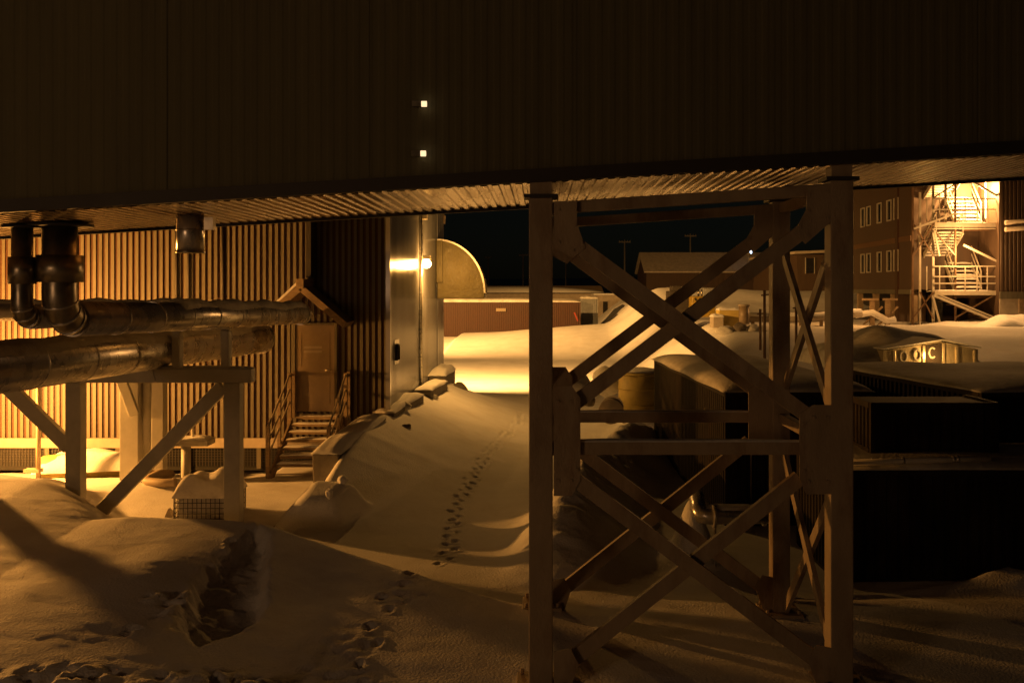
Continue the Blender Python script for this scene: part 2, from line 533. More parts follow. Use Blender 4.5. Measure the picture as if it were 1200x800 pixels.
def build_ground():
    xs = steps(-420, 420, -8.6, 1.8, 0.042, 1.055)
    ys = steps(-14, 900, 9.2, 19.0, 0.042, 1.016)
    GX, GY = np.meshgrid(xs, ys)
    H = ground_h(GX.copy(), GY.copy())
    nx, ny = len(xs), len(ys)
    co = np.stack([GX, GY, H], -1).reshape(-1, 3)
    idx = np.arange(nx * ny).reshape(ny, nx)
    q = np.stack([idx[:-1, :-1], idx[:-1, 1:], idx[1:, 1:], idx[1:, :-1]], -1).reshape(-1, 4)
    me = bpy.data.meshes.new('snow_ground')
    me.vertices.add(len(co))
    me.vertices.foreach_set('co', co.ravel())
    me.loops.add(q.size)
    me.loops.foreach_set('vertex_index', q.ravel())
    me.polygons.add(len(q))
    me.polygons.foreach_set('loop_start', np.arange(0, q.size, 4))
    me.polygons.foreach_set('use_smooth', np.ones(len(q), bool))
    me.update()
    me.validate()
    me.materials.append(M['snow'])
    o = bpy.data.objects.new('snow_ground', me)
    COL.objects.link(o)
    tag(o, 'wind-packed snow covering the yard, with drifts, berms and footprints', 'snow', kind='structure')


build_ground()


def gz(x, y):
    return float(ground_h(np.array([x]), np.array([y]), False)[0])


# ------------------------------------------------------------------ elevated corridor
SL = 0.058
Z0 = 5.093
YN, YF = 9.60, 12.30


def zb(x):
    return Z0 + SL * x


XA, XB = -15.0, 15.0
t = thing('elevated_corridor', 'long dark brown corrugated corridor crossing the top of the view, sloping up to the right', 'walkway', (0, YN, Z0))
ux = Vector((1, 0, SL))
m = MB()
m.corr((XA, YN, zb(XA) + 0.13), ux, (0, 0, 3.4), (0, -1, 0), XB - XA, 0.125, 0.004, rib=0.36, slant=0.14)
m.build('wall', M['facade'], t)
m = MB()
m.bar((XA, YN + 0.02, zb(XA) + 0.065), (XB, YN + 0.02, zb(XB) + 0.065), 0.10, 0.125)
m.build('fascia', M['dark_trim'], t)
for k in range(11):
    x = -9.6 + k * 1.98
    m = MB()
    m.box(x - 0.02, x + 0.02, YN - 0.011, YN - 0.005, zb(x) + 0.14, zb(x) + 3.5)
    m.build('panel_joint', M['facade'], t)
m = MB()
m.corr((XA, YN + 0.075, zb(XA) + 0.01), ux, (0, YF - YN - 0.075, 0), (0, 0, -1), XB - XA, 0.115, 0.016, rib=0.5, slant=0.10)
m.build('soffit', M['soffit'], t)
m = MB()
m.bar((XA, YF + 0.03, zb(XA) + 0.03), (XB, YF + 0.03, zb(XB) + 0.03), 0.06, 0.13)
m.build('soffit_edge_trim', M['dark_trim'], t)
m = MB()
m.prism([(XA, YN + 0.02, zb(XA) + 0.13), (XB, YN + 0.02, zb(XB) + 0.13), (XB, YN + 0.02, zb(XB) + 3.5), (XA, YN + 0.02, zb(XA) + 3.5)], (0, YF - YN, 0))
m.build('corridor_body', M['facade'], t)
m = MB()
m.prism([(XA, YN - 0.15, zb(XA) + 3.53), (XB, YN - 0.15, zb(XB) + 3.53), (XB, YN - 0.15, zb(XB) + 3.66), (XA, YN - 0.15, zb(XA) + 3.66)], (0, YF - YN + 0.3, 0))
m.build('roof', M['dark_trim'], t)

# two window-glass reflections of a lamp, added as glowing lamp shapes
for px, py, lab in ((497, 122, 'upper window-glass reflection of a lamp, modelled as a glow on the dark corridor cladding'),
                    (496, 180, 'lower window-glass reflection of a lamp, modelled as a glow on the dark corridor cladding, just above its edge')):
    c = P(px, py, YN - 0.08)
    t = thing('wall_lamp_or_ghost', lab, 'lamp', c, group='lamp reflections modelled on the corridor cladding')
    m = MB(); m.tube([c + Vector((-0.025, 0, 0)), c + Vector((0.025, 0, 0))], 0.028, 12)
    m.build('lens', M['ghost_glow'], t)  # glow of the reflected lamp, not a real lens
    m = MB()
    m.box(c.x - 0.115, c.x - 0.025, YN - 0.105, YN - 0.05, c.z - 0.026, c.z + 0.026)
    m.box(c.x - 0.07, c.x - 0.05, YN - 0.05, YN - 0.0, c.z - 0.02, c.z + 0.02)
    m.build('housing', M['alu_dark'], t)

# ------------------------------------------------------------------ steel trestle
NY, FY = 9.78, 12.12      # planes of the near and the far frame
XL, XR = 0.015, 2.985     # posts
t = thing('steel_trestle', 'tall cross-braced beige steel trestle holding up the dark corridor', 'trestle', (1.5, 10.9, 0))
for X, Y, w in ((XL, NY, .235), (XR, NY, .225), (XL + 0.02, FY, .215), (2.965, FY, .215)):
    m = MB()
    z0 = gz(X, Y) - 0.25
    m.box(X - w / 2, X + w / 2, Y - w / 2, Y + w / 2, z0, zb(X) - 0.15)
    o = m.build('post', M['steel'], t, 0.012)
    m = MB(); m.box(X - w / 2 - 0.05, X + w / 2 + 0.05, Y - w / 2 - 0.03, Y + w / 2 + 0.05, zb(X) - 0.150, zb(X) - 0.115)
    m.build('collar_plate', M['dark_trim'], o)
    m = MB(); m.box(X - w / 2 + .01, X + w / 2 - .01, Y - w / 2 + .012, Y + w / 2 - .01, zb(X) - 0.115, zb(X) + 0.02)
    m.build('post_head', M['steel'], o)
    m = MB()
    zg = gz(X, Y)
    m.box(X - .24, X + .24, Y - .24, Y + .24, zg - .12, zg + .05)
    for sx in (-.19, .19):
        for sy in (-.19, .19):
            m.tube([(X + sx, Y + sy, zg + .05), (X + sx, Y + sy, zg + .10)], .022, 8)
    m.build('base_plate', M['steel'], o, 0.005)


def frame(Y, near):
    k = 1.0 if near else 9.78 / 12.12
    off = -0.06 if near else -0.04

    def q(px, py, dy=0.0):   # positions read on the near frame, carried to the far one
        v = P(px, py, 9.70)
        return Vector((v.x, Y + dy, v.z))
    W = 0.145 if near else 0.15
    # braces
    for a, b, dy in (((668, 281), (948, 488), off), ((968, 252), (668, 478), off + 0.085),
                     ((672, 560), (960, 776), off), ((940, 562), (664, 782), off + 0.085)):
        m = MB()
        m.channel(q(*a, dy), q(*b, dy), W, 0.075)
        m.build('brace', M['steel'], t)
    # top beam follows the slope of the corridor
    m = MB()
    m.bar((XL + .12, Y, zb(XL) - 0.245), (XR - .12, Y, zb(XR) - 0.235), 0.10, 0.115)
    m.build('beam', M['steel'], t, 0.006)
    # level beam at mid height
    a, b = q(660, 526), q(975, 526)
    m = MB()
    m.bar((XL + .12, Y, a.z), (XR - .12, Y, a.z), 0.10, 0.125)
    bm_ = m.build('beam', M['steel'], t, 0.006)
    m = MB(); m.cap(XL + .2, XR - .2, Y - .05, Y + .05, a.z + .063, .022, 60, 8, 77 + near); m.build('snow_cap', M['packed_snow'], bm_)
    # gusset plates in the plane of the frame
    yy = Y - 0.112 if near else Y - 0.10
    for poly in (((649, 236), (676, 236), (676, 262), (686, 290), (672, 302), (649, 290)),
                 ((975, 216), (944, 220), (944, 246), (930, 272), (943, 286), (975, 258)),
                 ((649, 452), (670, 452), (680, 466), (680, 562), (670, 580), (649, 580)),
                 ((975, 474), (952, 474), (936, 484), (936, 560), (944, 578), (975, 578))):
        m = MB()
        pp = [Vector((q(px, py).x, yy, q(px, py).z)) for px, py in poly]
        m.prism(pp, (0, 0.016, 0))
        cc = sum(pp, Vector()) / len(pp)
        for v in pp:
            b_ = v.lerp(cc, .28)
            m.tube([b_ + Vector((0, -.016, 0)), b_ + Vector((0, .001, 0))], .017, 6)
        m.build('gusset_plate', M['steel'], t)
    for poly in (((649, 762), (668, 758), (678, 776), (668, 806), (649, 822)), ((975, 758), (956, 754), (946, 772), (956, 802), (975, 822))):
        m = MB()
        m.prism([Vector((q(px, py).x, yy, q(px, py).z)) for px, py in poly], (0, 0.016, 0))
        m.build('gusset_plate', M['steel'], t)


frame(NY, True)
frame(FY, False)
for X in (XL + 0.0, XR - 0.01):
    def q(y, py): return Vector((X, y, P(0, py, 9.70).z))
    for a, b, dx in ((q(FY - .14, 276), q(NY + .14, 486), -.02), (q(NY + .14, 268), q(FY - .14, 478), .035),
                     (q(FY - .14, 560), q(NY + .14, 772), -.02), (q(NY + .14, 572), q(FY - .14, 800), .035)):
        m = MB()
        m.channel(a + Vector((dx, 0, 0)), b + Vector((dx, 0, 0)), 0.125, 0.05, (-1, 0, 0))
        m.build('brace', M['steel'], t)
    for py in (242, 526):
        m = MB()
        m.bar((X, NY + .125, P(0, py, 9.7).z + (SL * X if py < 300 else 0)), (X, FY - .12, P(0, py, 9.7).z + (SL * X if py < 300 else 0)), 0.09, 0.12)
        m.build('beam', M['steel'], t, 0.006)

# ------------------------------------------------------------------ ducts and pipes on the left
def elbow(a, d0, d1, r, n=10):
    """quarter bend from a, turning from direction d0 to d1"""
    d0, d1 = Vector(d0).normalized(), Vector(d1).normalized()
    c = Vector(a) + d1 * r
    return [c - d1 * (r * math.cos(i / n * math.pi / 2)) + d0 * (r * math.sin(i / n * math.pi / 2)) for i in range(n + 1)]


def drop_duct(px, r, rs, Y, zlow, label, dirx):
    x = (px - VX) * Y / F
    zt = zb(x) - 0.02
    t = thing('soffit_duct', label, 'duct', (x, Y, zlow), group='ducts dropping from the corridor underside')
    d1 = Vector((dirx, 1, 0)).normalized()
    br = r * 1.5
    pts = [(x, Y, zt), (x, Y, zlow + br)] + elbow((x, Y, zlow + br), (0, 0, -1), d1, br)[1:]
    end = Vector(pts[-1])
    m = MB(); m.tube(pts, r, 24); m.build('duct', M['alu_dark'], t)
    m = MB(); m.tube([(x, Y, zt - 0.34 - 0.3), (x, Y, zt - 0.34)], rs, 24); m.build('sleeve', M['alu_dark'], t)
    m = MB(); m.tube([(x, Y, zt - .02), (x, Y, zt + 0.012)], rs * 1.45, 24); m.build('flange', M['dark_trim'], t)
    for i in (3, 6, 9):
        a, b = Vector(pts[i]), Vector(pts[i + 1])
        dd = (b - a).normalized()
        m = MB(); m.tube([a - dd * .012, a + dd * .012], r + .012, 24); m.build('band', M['alu'], t)
    return end, d1


e2, d2 = drop_duct(70, 0.185, 0.245, 11.0, 3.70, 'wide metal duct with a fat sleeve dropping from the corridor into the upper pipe', 0.03)
e1, d1 = drop_duct(26, 0.112, 0.145, 10.9, 3.72, 'narrow metal duct beside the wide one, dropping from the corridor underside', 0.03)


def pipe(name, label, pts, r, rings, snow=None, seed=1):
    base = Vector(pts[0])
    t = thing(name, label, 'pipe', base)
    m = MB(); m.tube(pts, r, 28); m.build('cladding', M['alu'], t)
    a, b = Vector(pts[0]), Vector(pts[-1])
    for k in range(1, rings):
        c = a.lerp(b, k / rings)
        d = (b - a).normalized()
        m = MB(); m.tube([c - d * .015, c + d * .015], r + .008, 28); m.build('joint_band', M['alu'], t)
    d = (b - a).normalized()
    m = MB(); m.tube([b - d * .03, b + d * .02], r + .03, 28); m.build('end_flange', M['alu'], t)
    if snow:
        # a ribbon of crusted snow lying along the crown of the pipe
        rn = np.random.RandomState(seed)
        m = MB()
        n, k = 150, 8
        vs = []
        s = d.cross(Vector((0, 0, 1))).normalized()
        ph = rn.rand(6) * 6.28
        for i in range(n + 1):
            u = snow[0] + (snow[1] - snow[0]) * i / n
            c = a.lerp(b, u)
            amp = snow[2] * (0.75 + 0.3 * math.sin(u * 31 + ph[0]) + 0.25 * math.sin(u * 73 + ph[1]) + 0.2 * rn.rand()) * min(1, i / 4, (n - i) / 4)
            half = 0.95 + 0.15 * math.sin(u * 23 + ph[2]) + 0.08 * rn.rand()
            for j in range(k + 1):
                f = (j / k * 2 - 1)
                ang = f * half
                rr = r + 0.004 + amp * (1 - f * f)
                vs.append(c + s * (math.sin(ang) * rr) + Vector((0, 0, 1)) * (math.cos(ang) * rr))
        fs = [(i * (k + 1) + j, (i + 1) * (k + 1) + j, (i + 1) * (k + 1) + j + 1, i * (k + 1) + j + 1) for i in range(n) for j in range(k)]
        m.add(vs, fs, 0, True)
        m.build('snow_cap', M['packed_snow'], t)
    return t


pipe('insulated_pipe', 'upper silver insulated pipe running back towards the door canopy, frost along its top',
     [e2 - d2 * 0.0, P(352, 368, 21.0)], 0.205, 9, (0.3, 1.0, 0.06), 3)
pipe('insulated_pipe', 'narrow silver insulated pipe running back beside the thick upper pipe, fed by the narrow duct',
     [e1, e1 + Vector((0.2, 9.3, -0.1))], 0.13, 7, (0.2, 1.0, 0.04), 4)
pipe('insulated_pipe', 'thick lower silver pipe crusted with frost, crossing low at the left edge',
     [P(-250, 460, 9.0), P(304, 396, 21.6)], 0.32, 10, (0.05, 1.0, 0.035), 5)
pipe('insulated_pipe', 'upper left silver pipe coming in from the left edge below the narrow duct',
     [P(-260, 366, 15.0), P(30, 366, 17.0), P(250, 362, 19.4)], 0.15, 6, (0.1, 1.0, 0.05), 6)

# flue stub under the corridor
x = (223 - VX) * 11.0 / F
t = thing('flue_stub', 'short round metal flue hanging from the corridor underside above the pipes', 'flue', (x, 11.0, zb(x) - .42))
m = MB(); m.tube([(x, 11, zb(x) - .40), (x, 11, zb(x) + .01)], .15, 24); m.build('tube', M['alu'], t)
m = MB(); m.tube([(x, 11, zb(x) - .42), (x, 11, zb(x) - .395)], .158, 24); m.tube([(x, 11, zb(x) - .17), (x, 11, zb(x) - .155)], .156, 24); m.build('band', M['alu_dark'], t)
m = MB(); m.box(x + .17, x + .27, 10.95, 11.05, zb(x) - .16, zb(x) - .02); m.build('bracket', M['alu_dark'], t)

# near pipe frame
FY1 = 16.5
t = thing('steel_pipe_support', 'near grey steel frame with diagonal braces carrying the pipes, its feet in the snow drift', 'pipe support', (-6.5, FY1, .3),
          group='steel frames under the pipes')
for px, w in ((89, .255), (274, .265), (-105, .255)):
    x = (px - VX) * FY1 / F
    m = MB(); m.box(x - w / 2, x + w / 2, FY1 - .12, FY1 + .12, gz(x, FY1) - .4, 2.475); m.build('post', M['grey_steel'], t, .012)
m = MB(); m.box((-180 - VX) * FY1 / F, (297 - VX) * FY1 / F, FY1 - .13, FY1 + .13, 2.477, 2.71); m.build('beam', M['grey_steel'], t, .012)
for a, b in (((262, 452), (112, 606)), ((8, 452), (82, 524)), ((-98, 606), (-20, 520))):
    m = MB(); m.bar(P(*a, FY1 - .02), P(*b, FY1 - .02), .13, .23, (1, 0, 0.9) if False else (0, 0, 1)); m.build('brace', M['grey_steel'], t, .01)
for px in (208, 265):
    x = (px - VX) * FY1 / F
    m = MB(); m.box(x - .07, x + .07, FY1 - .1, FY1 + .1, 2.712, 3.35); m.build('bracket_leg', M['grey_steel'], t, .02)
m = MB(); m.box((203 - VX) * FY1 / F, (270 - VX) * FY1 / F, FY1 - .1, FY1 + .1, 3.352, 3.46); m.build('bracket_top', M['grey_steel'], t, .04)
m = MB(); m.cap((168 - VX) * FY1 / F, (297 - VX) * FY1 / F, FY1 - .12, FY1 + .12, 2.712, .035, 20, 8, 4); m.build('snow_cap', M['packed_snow'], t)
m = MB(); m.prism([P(158, 446, FY1 - .15), P(182, 446, FY1 - .15), P(176, 426, FY1 - .15), P(165, 426, FY1 - .15)], (0, .3, 0)); m.build('pipe_shoe', M['grey_steel'], t)

# rear pipe frame, brightly lit
FY2 = 20.2
t = thing('steel_pipe_support', 'far pale steel frame under the pipes, brightly lit in front of the corrugated wall', 'pipe support', (-8.2, FY2, .2),
          group='steel frames under the pipes')
for px, w in ((154, .38), (187, .24)):
    x = (px - VX) * FY2 / F
    m = MB(); m.box(x - w / 2, x + w / 2, FY2 - .13, FY2 + .13, gz(x, FY2) - .3, 2.6); m.build('post', M['grey_steel'], t, .012)
m = MB(); m.box((80 - VX) * FY2 / F, (230 - VX) * FY2 / F, FY2 - .13, FY2 + .13, 2.602, 2.72); m.build('beam', M['grey_steel'], t, .012)
m = MB(); m.bar(P(136, 428, FY2 - .2), P(158, 486, FY2 - .2), .1, .2); m.build('brace', M['grey_steel'], t, .01)
m = MB(); m.tube([P(176, 440, FY2 + .1), P(168, 548, FY2 + .3)], .13, 16); m.build('sway_strut', M['grey_steel'], t)

# ------------------------------------------------------------------ left building
WY, SX, YE = 23.0, -3.54, 36.3
ZW = 0.56
t = thing('clad_building', 'large building with red-brown corrugated front wall and galvanised side wall, raised above the snow', 'building', (-12, 29, 0))
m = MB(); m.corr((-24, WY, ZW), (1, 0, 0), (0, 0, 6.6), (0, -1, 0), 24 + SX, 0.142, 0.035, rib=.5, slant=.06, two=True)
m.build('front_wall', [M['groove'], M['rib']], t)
m = MB(); m.corr((SX, WY, ZW - 0.4), (0, 1, 0), (0, 0, 6.75), (1, 0, 0), YE - WY, .19, .028, rib=.4, slant=.12)
m.build('side_wall', M['side'], t)
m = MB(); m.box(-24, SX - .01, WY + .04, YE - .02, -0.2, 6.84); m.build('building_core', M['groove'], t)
m = MB(); m.box(SX - .05, SX + .055, WY - .06, WY + .03, ZW - .5, 7.0); m.build('corner_trim', M['side'], t)
m = MB()
m.prism([(-24.3, WY - .3, 7.17), (SX + .25, WY - .3, 7.17), (SX + .25, WY - .3, 7.30), (-24.3, WY - .3, 7.30)], (0, YE - WY + .55, 0))
m.build('roof', M['dark_trim'], t)
m = MB(); m.prism([P(512, 247, 35.9), P(521, 252, 35.9), P(520, 262, 35.9), P(510, 249, 35.9)], (0, .5, 0)); m.build('eave_bracket', M['wood'], t)
m = MB(); m.box(-24, SX - .07, WY - .10, WY - .002, .33, .558); m.build('skirt_beam', M['pale_wall'], t, .006)
# wire mesh over the crawl space
m = MB()
for i in range(230):
    x = -19.5 + i * .07
    m.box(x - .006, x + .006, WY - .045, WY - .035, -.1, .328)
for k in range(6):
    m.box(-19.5, SX - .1, WY - .034, WY - .026, .0 + k * .06, .012 + k * .06)
m.build('crawl_space_mesh', M['wire'], t)
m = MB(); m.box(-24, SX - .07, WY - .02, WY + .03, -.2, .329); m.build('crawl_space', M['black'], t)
for k in range(6):
    x = -14.8 + k * 1.65
    m = MB(); m.box(x - .05, x + .05, WY - .09, WY - .05, -.15, .329); m.build('skirt_post', M['rib'], t)
# upper trim band, conduits
for px in (208, 222, 262):
    x = (px - VX) * WY / F
    m = MB(); m.tube([(x, WY - .06, 3.2), (x, WY - .06, 6.0)], .035, 10); m.build('conduit_or_light_streak', M['dark_trim'], t)
# door
dz0, dz1 = P(0, 483, WY).z, P(0, 378, WY).z
dx0, dx1 = (343 - VX) * WY / F, (396 - VX) * WY / F
d = MB(); d.box(dx0 + .09, dx1 - .06, WY - .09, WY - .04, dz0 + .03, dz1 - .05)
door = d.build('door', M['door'], t, .01)
m = MB(); m.box(dx0, dx0 + .088, WY - .12, WY - .037, dz0, dz1); m.box(dx1 - .058, dx1, WY - .12, WY - .037, dz0, dz1)
m.box(dx0 + .09, dx1 - .06, WY - .12, WY - .037, dz1 - .048, dz1)
m.build('door_frame', M['rib'], t, .006)
m = MB()
for z0_, z1_ in ((dz0 + .2, dz0 + .85), (dz0 + 1.05, dz1 - .2)):
    m.box(dx0 + .2, dx1 - .17, WY - .098, WY - .0895, z0_, z0_ + .03); m.box(dx0 + .2, dx1 - .17, WY - .098, WY - .0895, z1_ - .03, z1_)
    m.box(dx0 + .2, dx0 + .23, WY - .098, WY - .0895, z0_ + .031, z1_ - .031); m.box(dx1 - .2, dx1 - .17, WY - .098, WY - .0895, z0_ + .031, z1_ - .031)
m.build('door_moulding', M['door'], door)
m = MB(); m.tube([(dx1 - .15, WY - .1, dz0 + 1.0), (dx1 - .15, WY - .15, dz0 + 1.0), (dx1 - .27, WY - .15, dz0 + 1.0)], .014, 8); m.build('handle', M['alu'], door)
m = MB()
for py in (406.5, 411.5):
    a = P(356, py, WY - .1); m.box(a.x, a.x + .42, WY - .096, WY - .0905, a.z - .035, a.z + .02)
m.build('notice', M['pale_wall'], door)
# gabled hood above the door
cxp = 363
ap = P(cxp, 337, WY); le = P(314, 378, WY); re_ = P(413, 379, WY)
for a, b in ((ap, le), (ap, re_)):
    m = MB(); m.bar(a + Vector((0, -.45, 0)), b + Vector((0, -.45, 0)), .92, .15, (0, 0, 1)); o = m.build('canopy_slope', M['wood'], t, .008)
m = MB(); m.box(ap.x - .09, ap.x + .09, WY - .96, WY - .03, ap.z - .02, ap.z + .2); m.build('canopy_ridge', M['wood'], t, .01)
m = MB(); m.bar(ap + Vector((-.09, -.45, .10)), le + Vector((0, -.45, .09)), .80, .05); m.build('canopy_snow', M['snow'], t)
m = MB(); m.box(ap.x + .06, ap.x + .17, WY - .62, WY - .04, ap.z + .22, 6.9); m.build('shade_box', M['dark_trim'], t)  # added box that shades the wall beside the door
# hook plate on the side wall
a = P(463, 412, 24.1)
m = MB(); m.box(SX + .031, SX + .04, 23.75, 24.5, a.z - .3, a.z + .3); m.build('hook_plate', M['side'], t)
m = MB(); m.tube([(SX + .06, 23.9, a.z - .2), (SX + .06, 23.9, a.z + .1), (SX + .06, 24.0, a.z + .16), (SX + .06, 24.15, a.z + .16), (SX + .06, 24.25, a.z + .1), (SX + .06, 24.25, a.z - .2)], .045, 8); m.build('hook', M['black'], t)
# seams of the side wall
for y in (33.8,):
    m = MB(); m.box(SX + .029, SX + .05, y - .05, y + .05, .4, 6.85); m.build('panel_joint', M['side'], t)

# side wall lamp
LY = 29.0
lz = P(0, 309, LY).z
t = thing('wall_lamp_or_ghost', 'glaring sodium lamp on the side wall of the corrugated building', 'lamp', (SX, LY, lz))
m = MB(); m.bar((SX + .03, LY, lz + .22), (SX + .33, LY, lz + .22), .05, .05); m.build('bracket', M['alu_dark'], t)
m = MB(); m.prism([(SX + .06, LY - .16, lz + .135), (SX + .34, LY - .16, lz + .135), (SX + .28, LY - .16, lz + .21), (SX + .12, LY - .16, lz + .19)], (0, .32, 0)); m.build('housing', M['alu_dark'], t)
m = MB(); m.blob((SX + .20, LY, lz), (.14, .15, .13), 3, 10, 0.0); m.build('lens', M['lamp_hot'], t)
m = MB(); m.tube([(SX + .07, LY - .22, .9), (SX + .07, LY - .22, lz + 1.45)], .045, 10); m.build('conduit_or_light_streak', M['alu'], t)  # added bright tube standing for the vertical streak of lamplight on the wall
c = P(500, 252, LY)
m = MB(); m.box(SX + .03, SX + .22, LY - .05, LY + .2, c.z - .12, c.z + .1)
mesh_thing(m, 'junction_box', M['white_frame'], 'small white box high on the side wall, straight above the glaring lamp', 'box', loc=(SX + .1, LY, c.z - .12))

# quarter-round hood on the side wall
HY = 33.4
hz0, hz1 = P(0, 350, HY).z, P(0, 281, HY).z
hx0 = SX + .06
rr = hz1 - hz0
t = thing('vent_hood', 'large dented quarter-round metal hood projecting from the side wall beyond the lamp', 'vent hood', (hx0, HY, hz0))
arc = [(hx0, hz0)] + [(hx0 + 1.62 * math.sin(a * math.pi / 2 / 18), hz0 + rr * (0.10 + .90 * math.cos(a * math.pi / 2 / 18))) for a in range(19)] + [(hx0 + 1.60, hz0)]
m = MB(); m.prism([(x, HY, z) for x, z in arc], (0, 1.7, 0)); m.build('shell', M['hood'], t, .02)
m = MB(); m.box(hx0 - .02, hx0 + .2, HY - .06, HY - .002, hz0 + .55, hz1 - .02); m.build('flange', M['hood'], t, .01)
m = MB()
for i in range(1, 19):
    a, b = arc[i], arc[i + 1]
    m.bar((a[0], HY - .03, a[1]), (b[0], HY - .03, b[1]), .06, .05, (0, 1, 0))
m.build('rim', M['alu'], t)
# entrance steps
t = thing('entrance_steps', 'snowy timber steps with handrails up to the brown door', 'steps', (-5.1, 21.2, .15))
n = 7
sx0, sx1 = -5.62, -4.52
y_top, y_bot = WY - .55, WY - 2.35
z_top = dz0 - .03
m = MB(); m.box(sx0 + .05, sx1 - .02, y_top, WY - .13, z_top - .07, z_top); o = m.build('landing', M['wood'], t, .006)
m = MB(); m.cap(sx0 + .08, sx1 - .05, y_top + .02, WY - .15, z_top + .001, .02, 14, 8, 9); m.build('snow_cap', M['packed_snow'], o)
for i in range(1, n):
    f = i / n
    y = y_top + (y_bot - y_top) * f
    z = z_top + (0.17 - z_top) * f
    m = MB(); m.box(sx0, sx1, y - .02, y + .24, z - .055, z); o = m.build('tread', M['wood'], t, .006)
    m = MB(); m.cap(sx0 + .02, sx1 - .02, y, y + .22, z + .001, .022 + .035 * f, 26, 8, 30 + i, over=.02); m.build('snow_cap', M['snow'], o)
for x in (sx0 - .035, sx1 + .035):
    m = MB(); m.bar((x, y_top, z_top - .12), (x, y_bot, .05), .05, .24); m.build('stringer', M['wood'], t, .006)
for x in (sx0 - .09, sx1 + .09):
    for zo in (.95, .62, .34):
        m = MB(); m.bar((x, y_top - .02, z_top + zo), (x, y_bot - .02, .17 + zo), .03, .05); m.build('handrail', M['pale_rail'], t, .006)
    for f in (0, .5, 1):
        y = y_top + (y_bot - y_top) * f
        z = z_top + (.17 - z_top) * f
        m = MB(); m.box(x - .04, x + .04, y - .04, y + .04, z - .2, z + 1.0); m.build('rail_post', M['wood'], t, .006)
    m = MB(); m.box(x - .04, x + .04, WY - .22, WY - .14, z_top - .07, z_top + 1.0); m.build('rail_post', M['wood'], t, .006)
    m = MB(); m.bar((x, y_top, z_top + .93), (x, WY - .18, z_top + .93), .03, .05); m.build('handrail', M['pale_rail'], t, .006)

# ------------------------------------------------------------------ things standing in the snow at the left
# snow-covered tank
a, b = P(42, 548, 21.3), P(185, 541, 22.2)
t = thing('storage_tank', 'long low tank under a thick white cover of snow beneath the corrugated wall', 'tank', (a.x, 21.3, 0))
zt = .08
m = MB()
m.tube([(a.x, 21.5, zt), (a.x + .05, 21.5, zt), (a.x + .2, 21.5, zt), (b.x, 21.9, zt + .07)], [.22, .30, .33, .33], 20)
m.build('body', M['yellow_tank'], t)
m = MB(); m.cap(a.x - .02, b.x, 21.1, 22.1, zt + .02, .36, 40, 18, 12, slope=(.10, 0), over=.04, pw=5); m.build('snow_cap', M['snow'], t)

# wire cage with snow
cx0, cx1, cy = (204 - VX) * 16.9 / F, (268 - VX) * 16.9 / F, 16.9
cz0, cz1 = P(0, 614, cy).z, P(0, 583, cy).z
t = thing('wire_cage', 'square wire cage full of snow under a rounded snow heap', 'cage', ((cx0 + cx1) / 2, cy + .5, cz0))
m = MB()
nx = 12
for i in range(nx + 1):
    x = cx0 + (cx1 - cx0) * i / nx
    for y in (cy, cy + .95):
        m.tube([(x, y, cz0), (x, y, cz1)], .007 if i % nx else .014, 6)
    yy = cy + .95 * i / nx
    for x2 in (cx0, cx1):
        m.tube([(x2, yy, cz0), (x2, yy, cz1)], .007, 6)
for k in range(6):
    z = cz0 + (cz1 - cz0) * k / 5
    r_ = .014 if k in (0, 5) else .007
    for p_, q_ in (((cx0, cy), (cx1, cy)), ((cx1, cy), (cx1, cy + .95)), ((cx1, cy + .95), (cx0, cy + .95)), ((cx0, cy + .95), (cx0, cy))):
        m.tube([(*p_, z), (*q_, z)], r_, 6)
m.build('wire_mesh', M['wire'], t)
m = MB(); m.box(cx0 + .05, cx1 - .05, cy + .05, cy + .9, cz0 + .02, cz1 - .01); m.build('packed_snow', M['packed_snow'], t, .03)
m = MB(); m.box(cx0 - .02, cx1 + .02, cy - .02, cy + .97, cz0 - .12, cz0 - .002); m.build('pallet_base', M['dark_trim'], t)
m = MB(); m.cap(cx0 - .03, cx1 + .03, cy - .05, cy + 1.0, cz1 - .005, .36, 30, 30, 21, over=.02, pw=4); m.build('snow_cap', M['packed_snow'], t)

# low platform with a valve
y = 20.9
x0, x1 = (196 - VX) * y / F, (248 - VX) * y / F
z = P(0, 514, y).z
t = thing('valve_stand', 'low snowy metal stand with a small valve on it, below the corrugated wall', 'stand', ((x0 + x1) / 2, y, 0))
m = MB(); m.box(x0, x1, y - .25, y + .25, z - .12, z); m.build('plate', M['grey_steel'], t, .01)
m = MB(); m.tube([((218 - VX) * y / F, y, gz(-7.5, y) - .2), ((218 - VX) * y / F, y, z - .122)], .10, 16); m.build('leg', M['grey_steel'], t)
m = MB(); m.cap(x0 + .02, x1 - .02, y - .24, y + .24, z + .001, .05, 20, 10, 23); m.build('snow_cap', M['snow'], t)
xv = (226 - VX) * y / F
m = MB(); m.tube([(xv, y, z), (xv, y, z + .38)], .035, 10); m.tube([(xv - .13, y, z + .40), (xv + .18, y, z + .40)], .06, 12); m.tube([(xv + .02, y, z + .46), (xv + .02, y, z + .6)], .03, 8); m.build('valve', M['grey_steel'], t)

# bent angle iron by the frame foot
m = MB()
m.bar(P(42, 586, 15.9), P(62, 612, 15.9), .05, .14); m.bar(P(60, 606, 15.95), P(84, 590, 15.95), .05, .11); m.bar(P(62, 608, 15.9), P(84, 610, 15.9), .05, .12)
mesh_thing(m, 'angle_iron', M['steel'], 'bent steel bracket sticking out of the drift at the foot of the frame', 'bracket', bevel=.006)
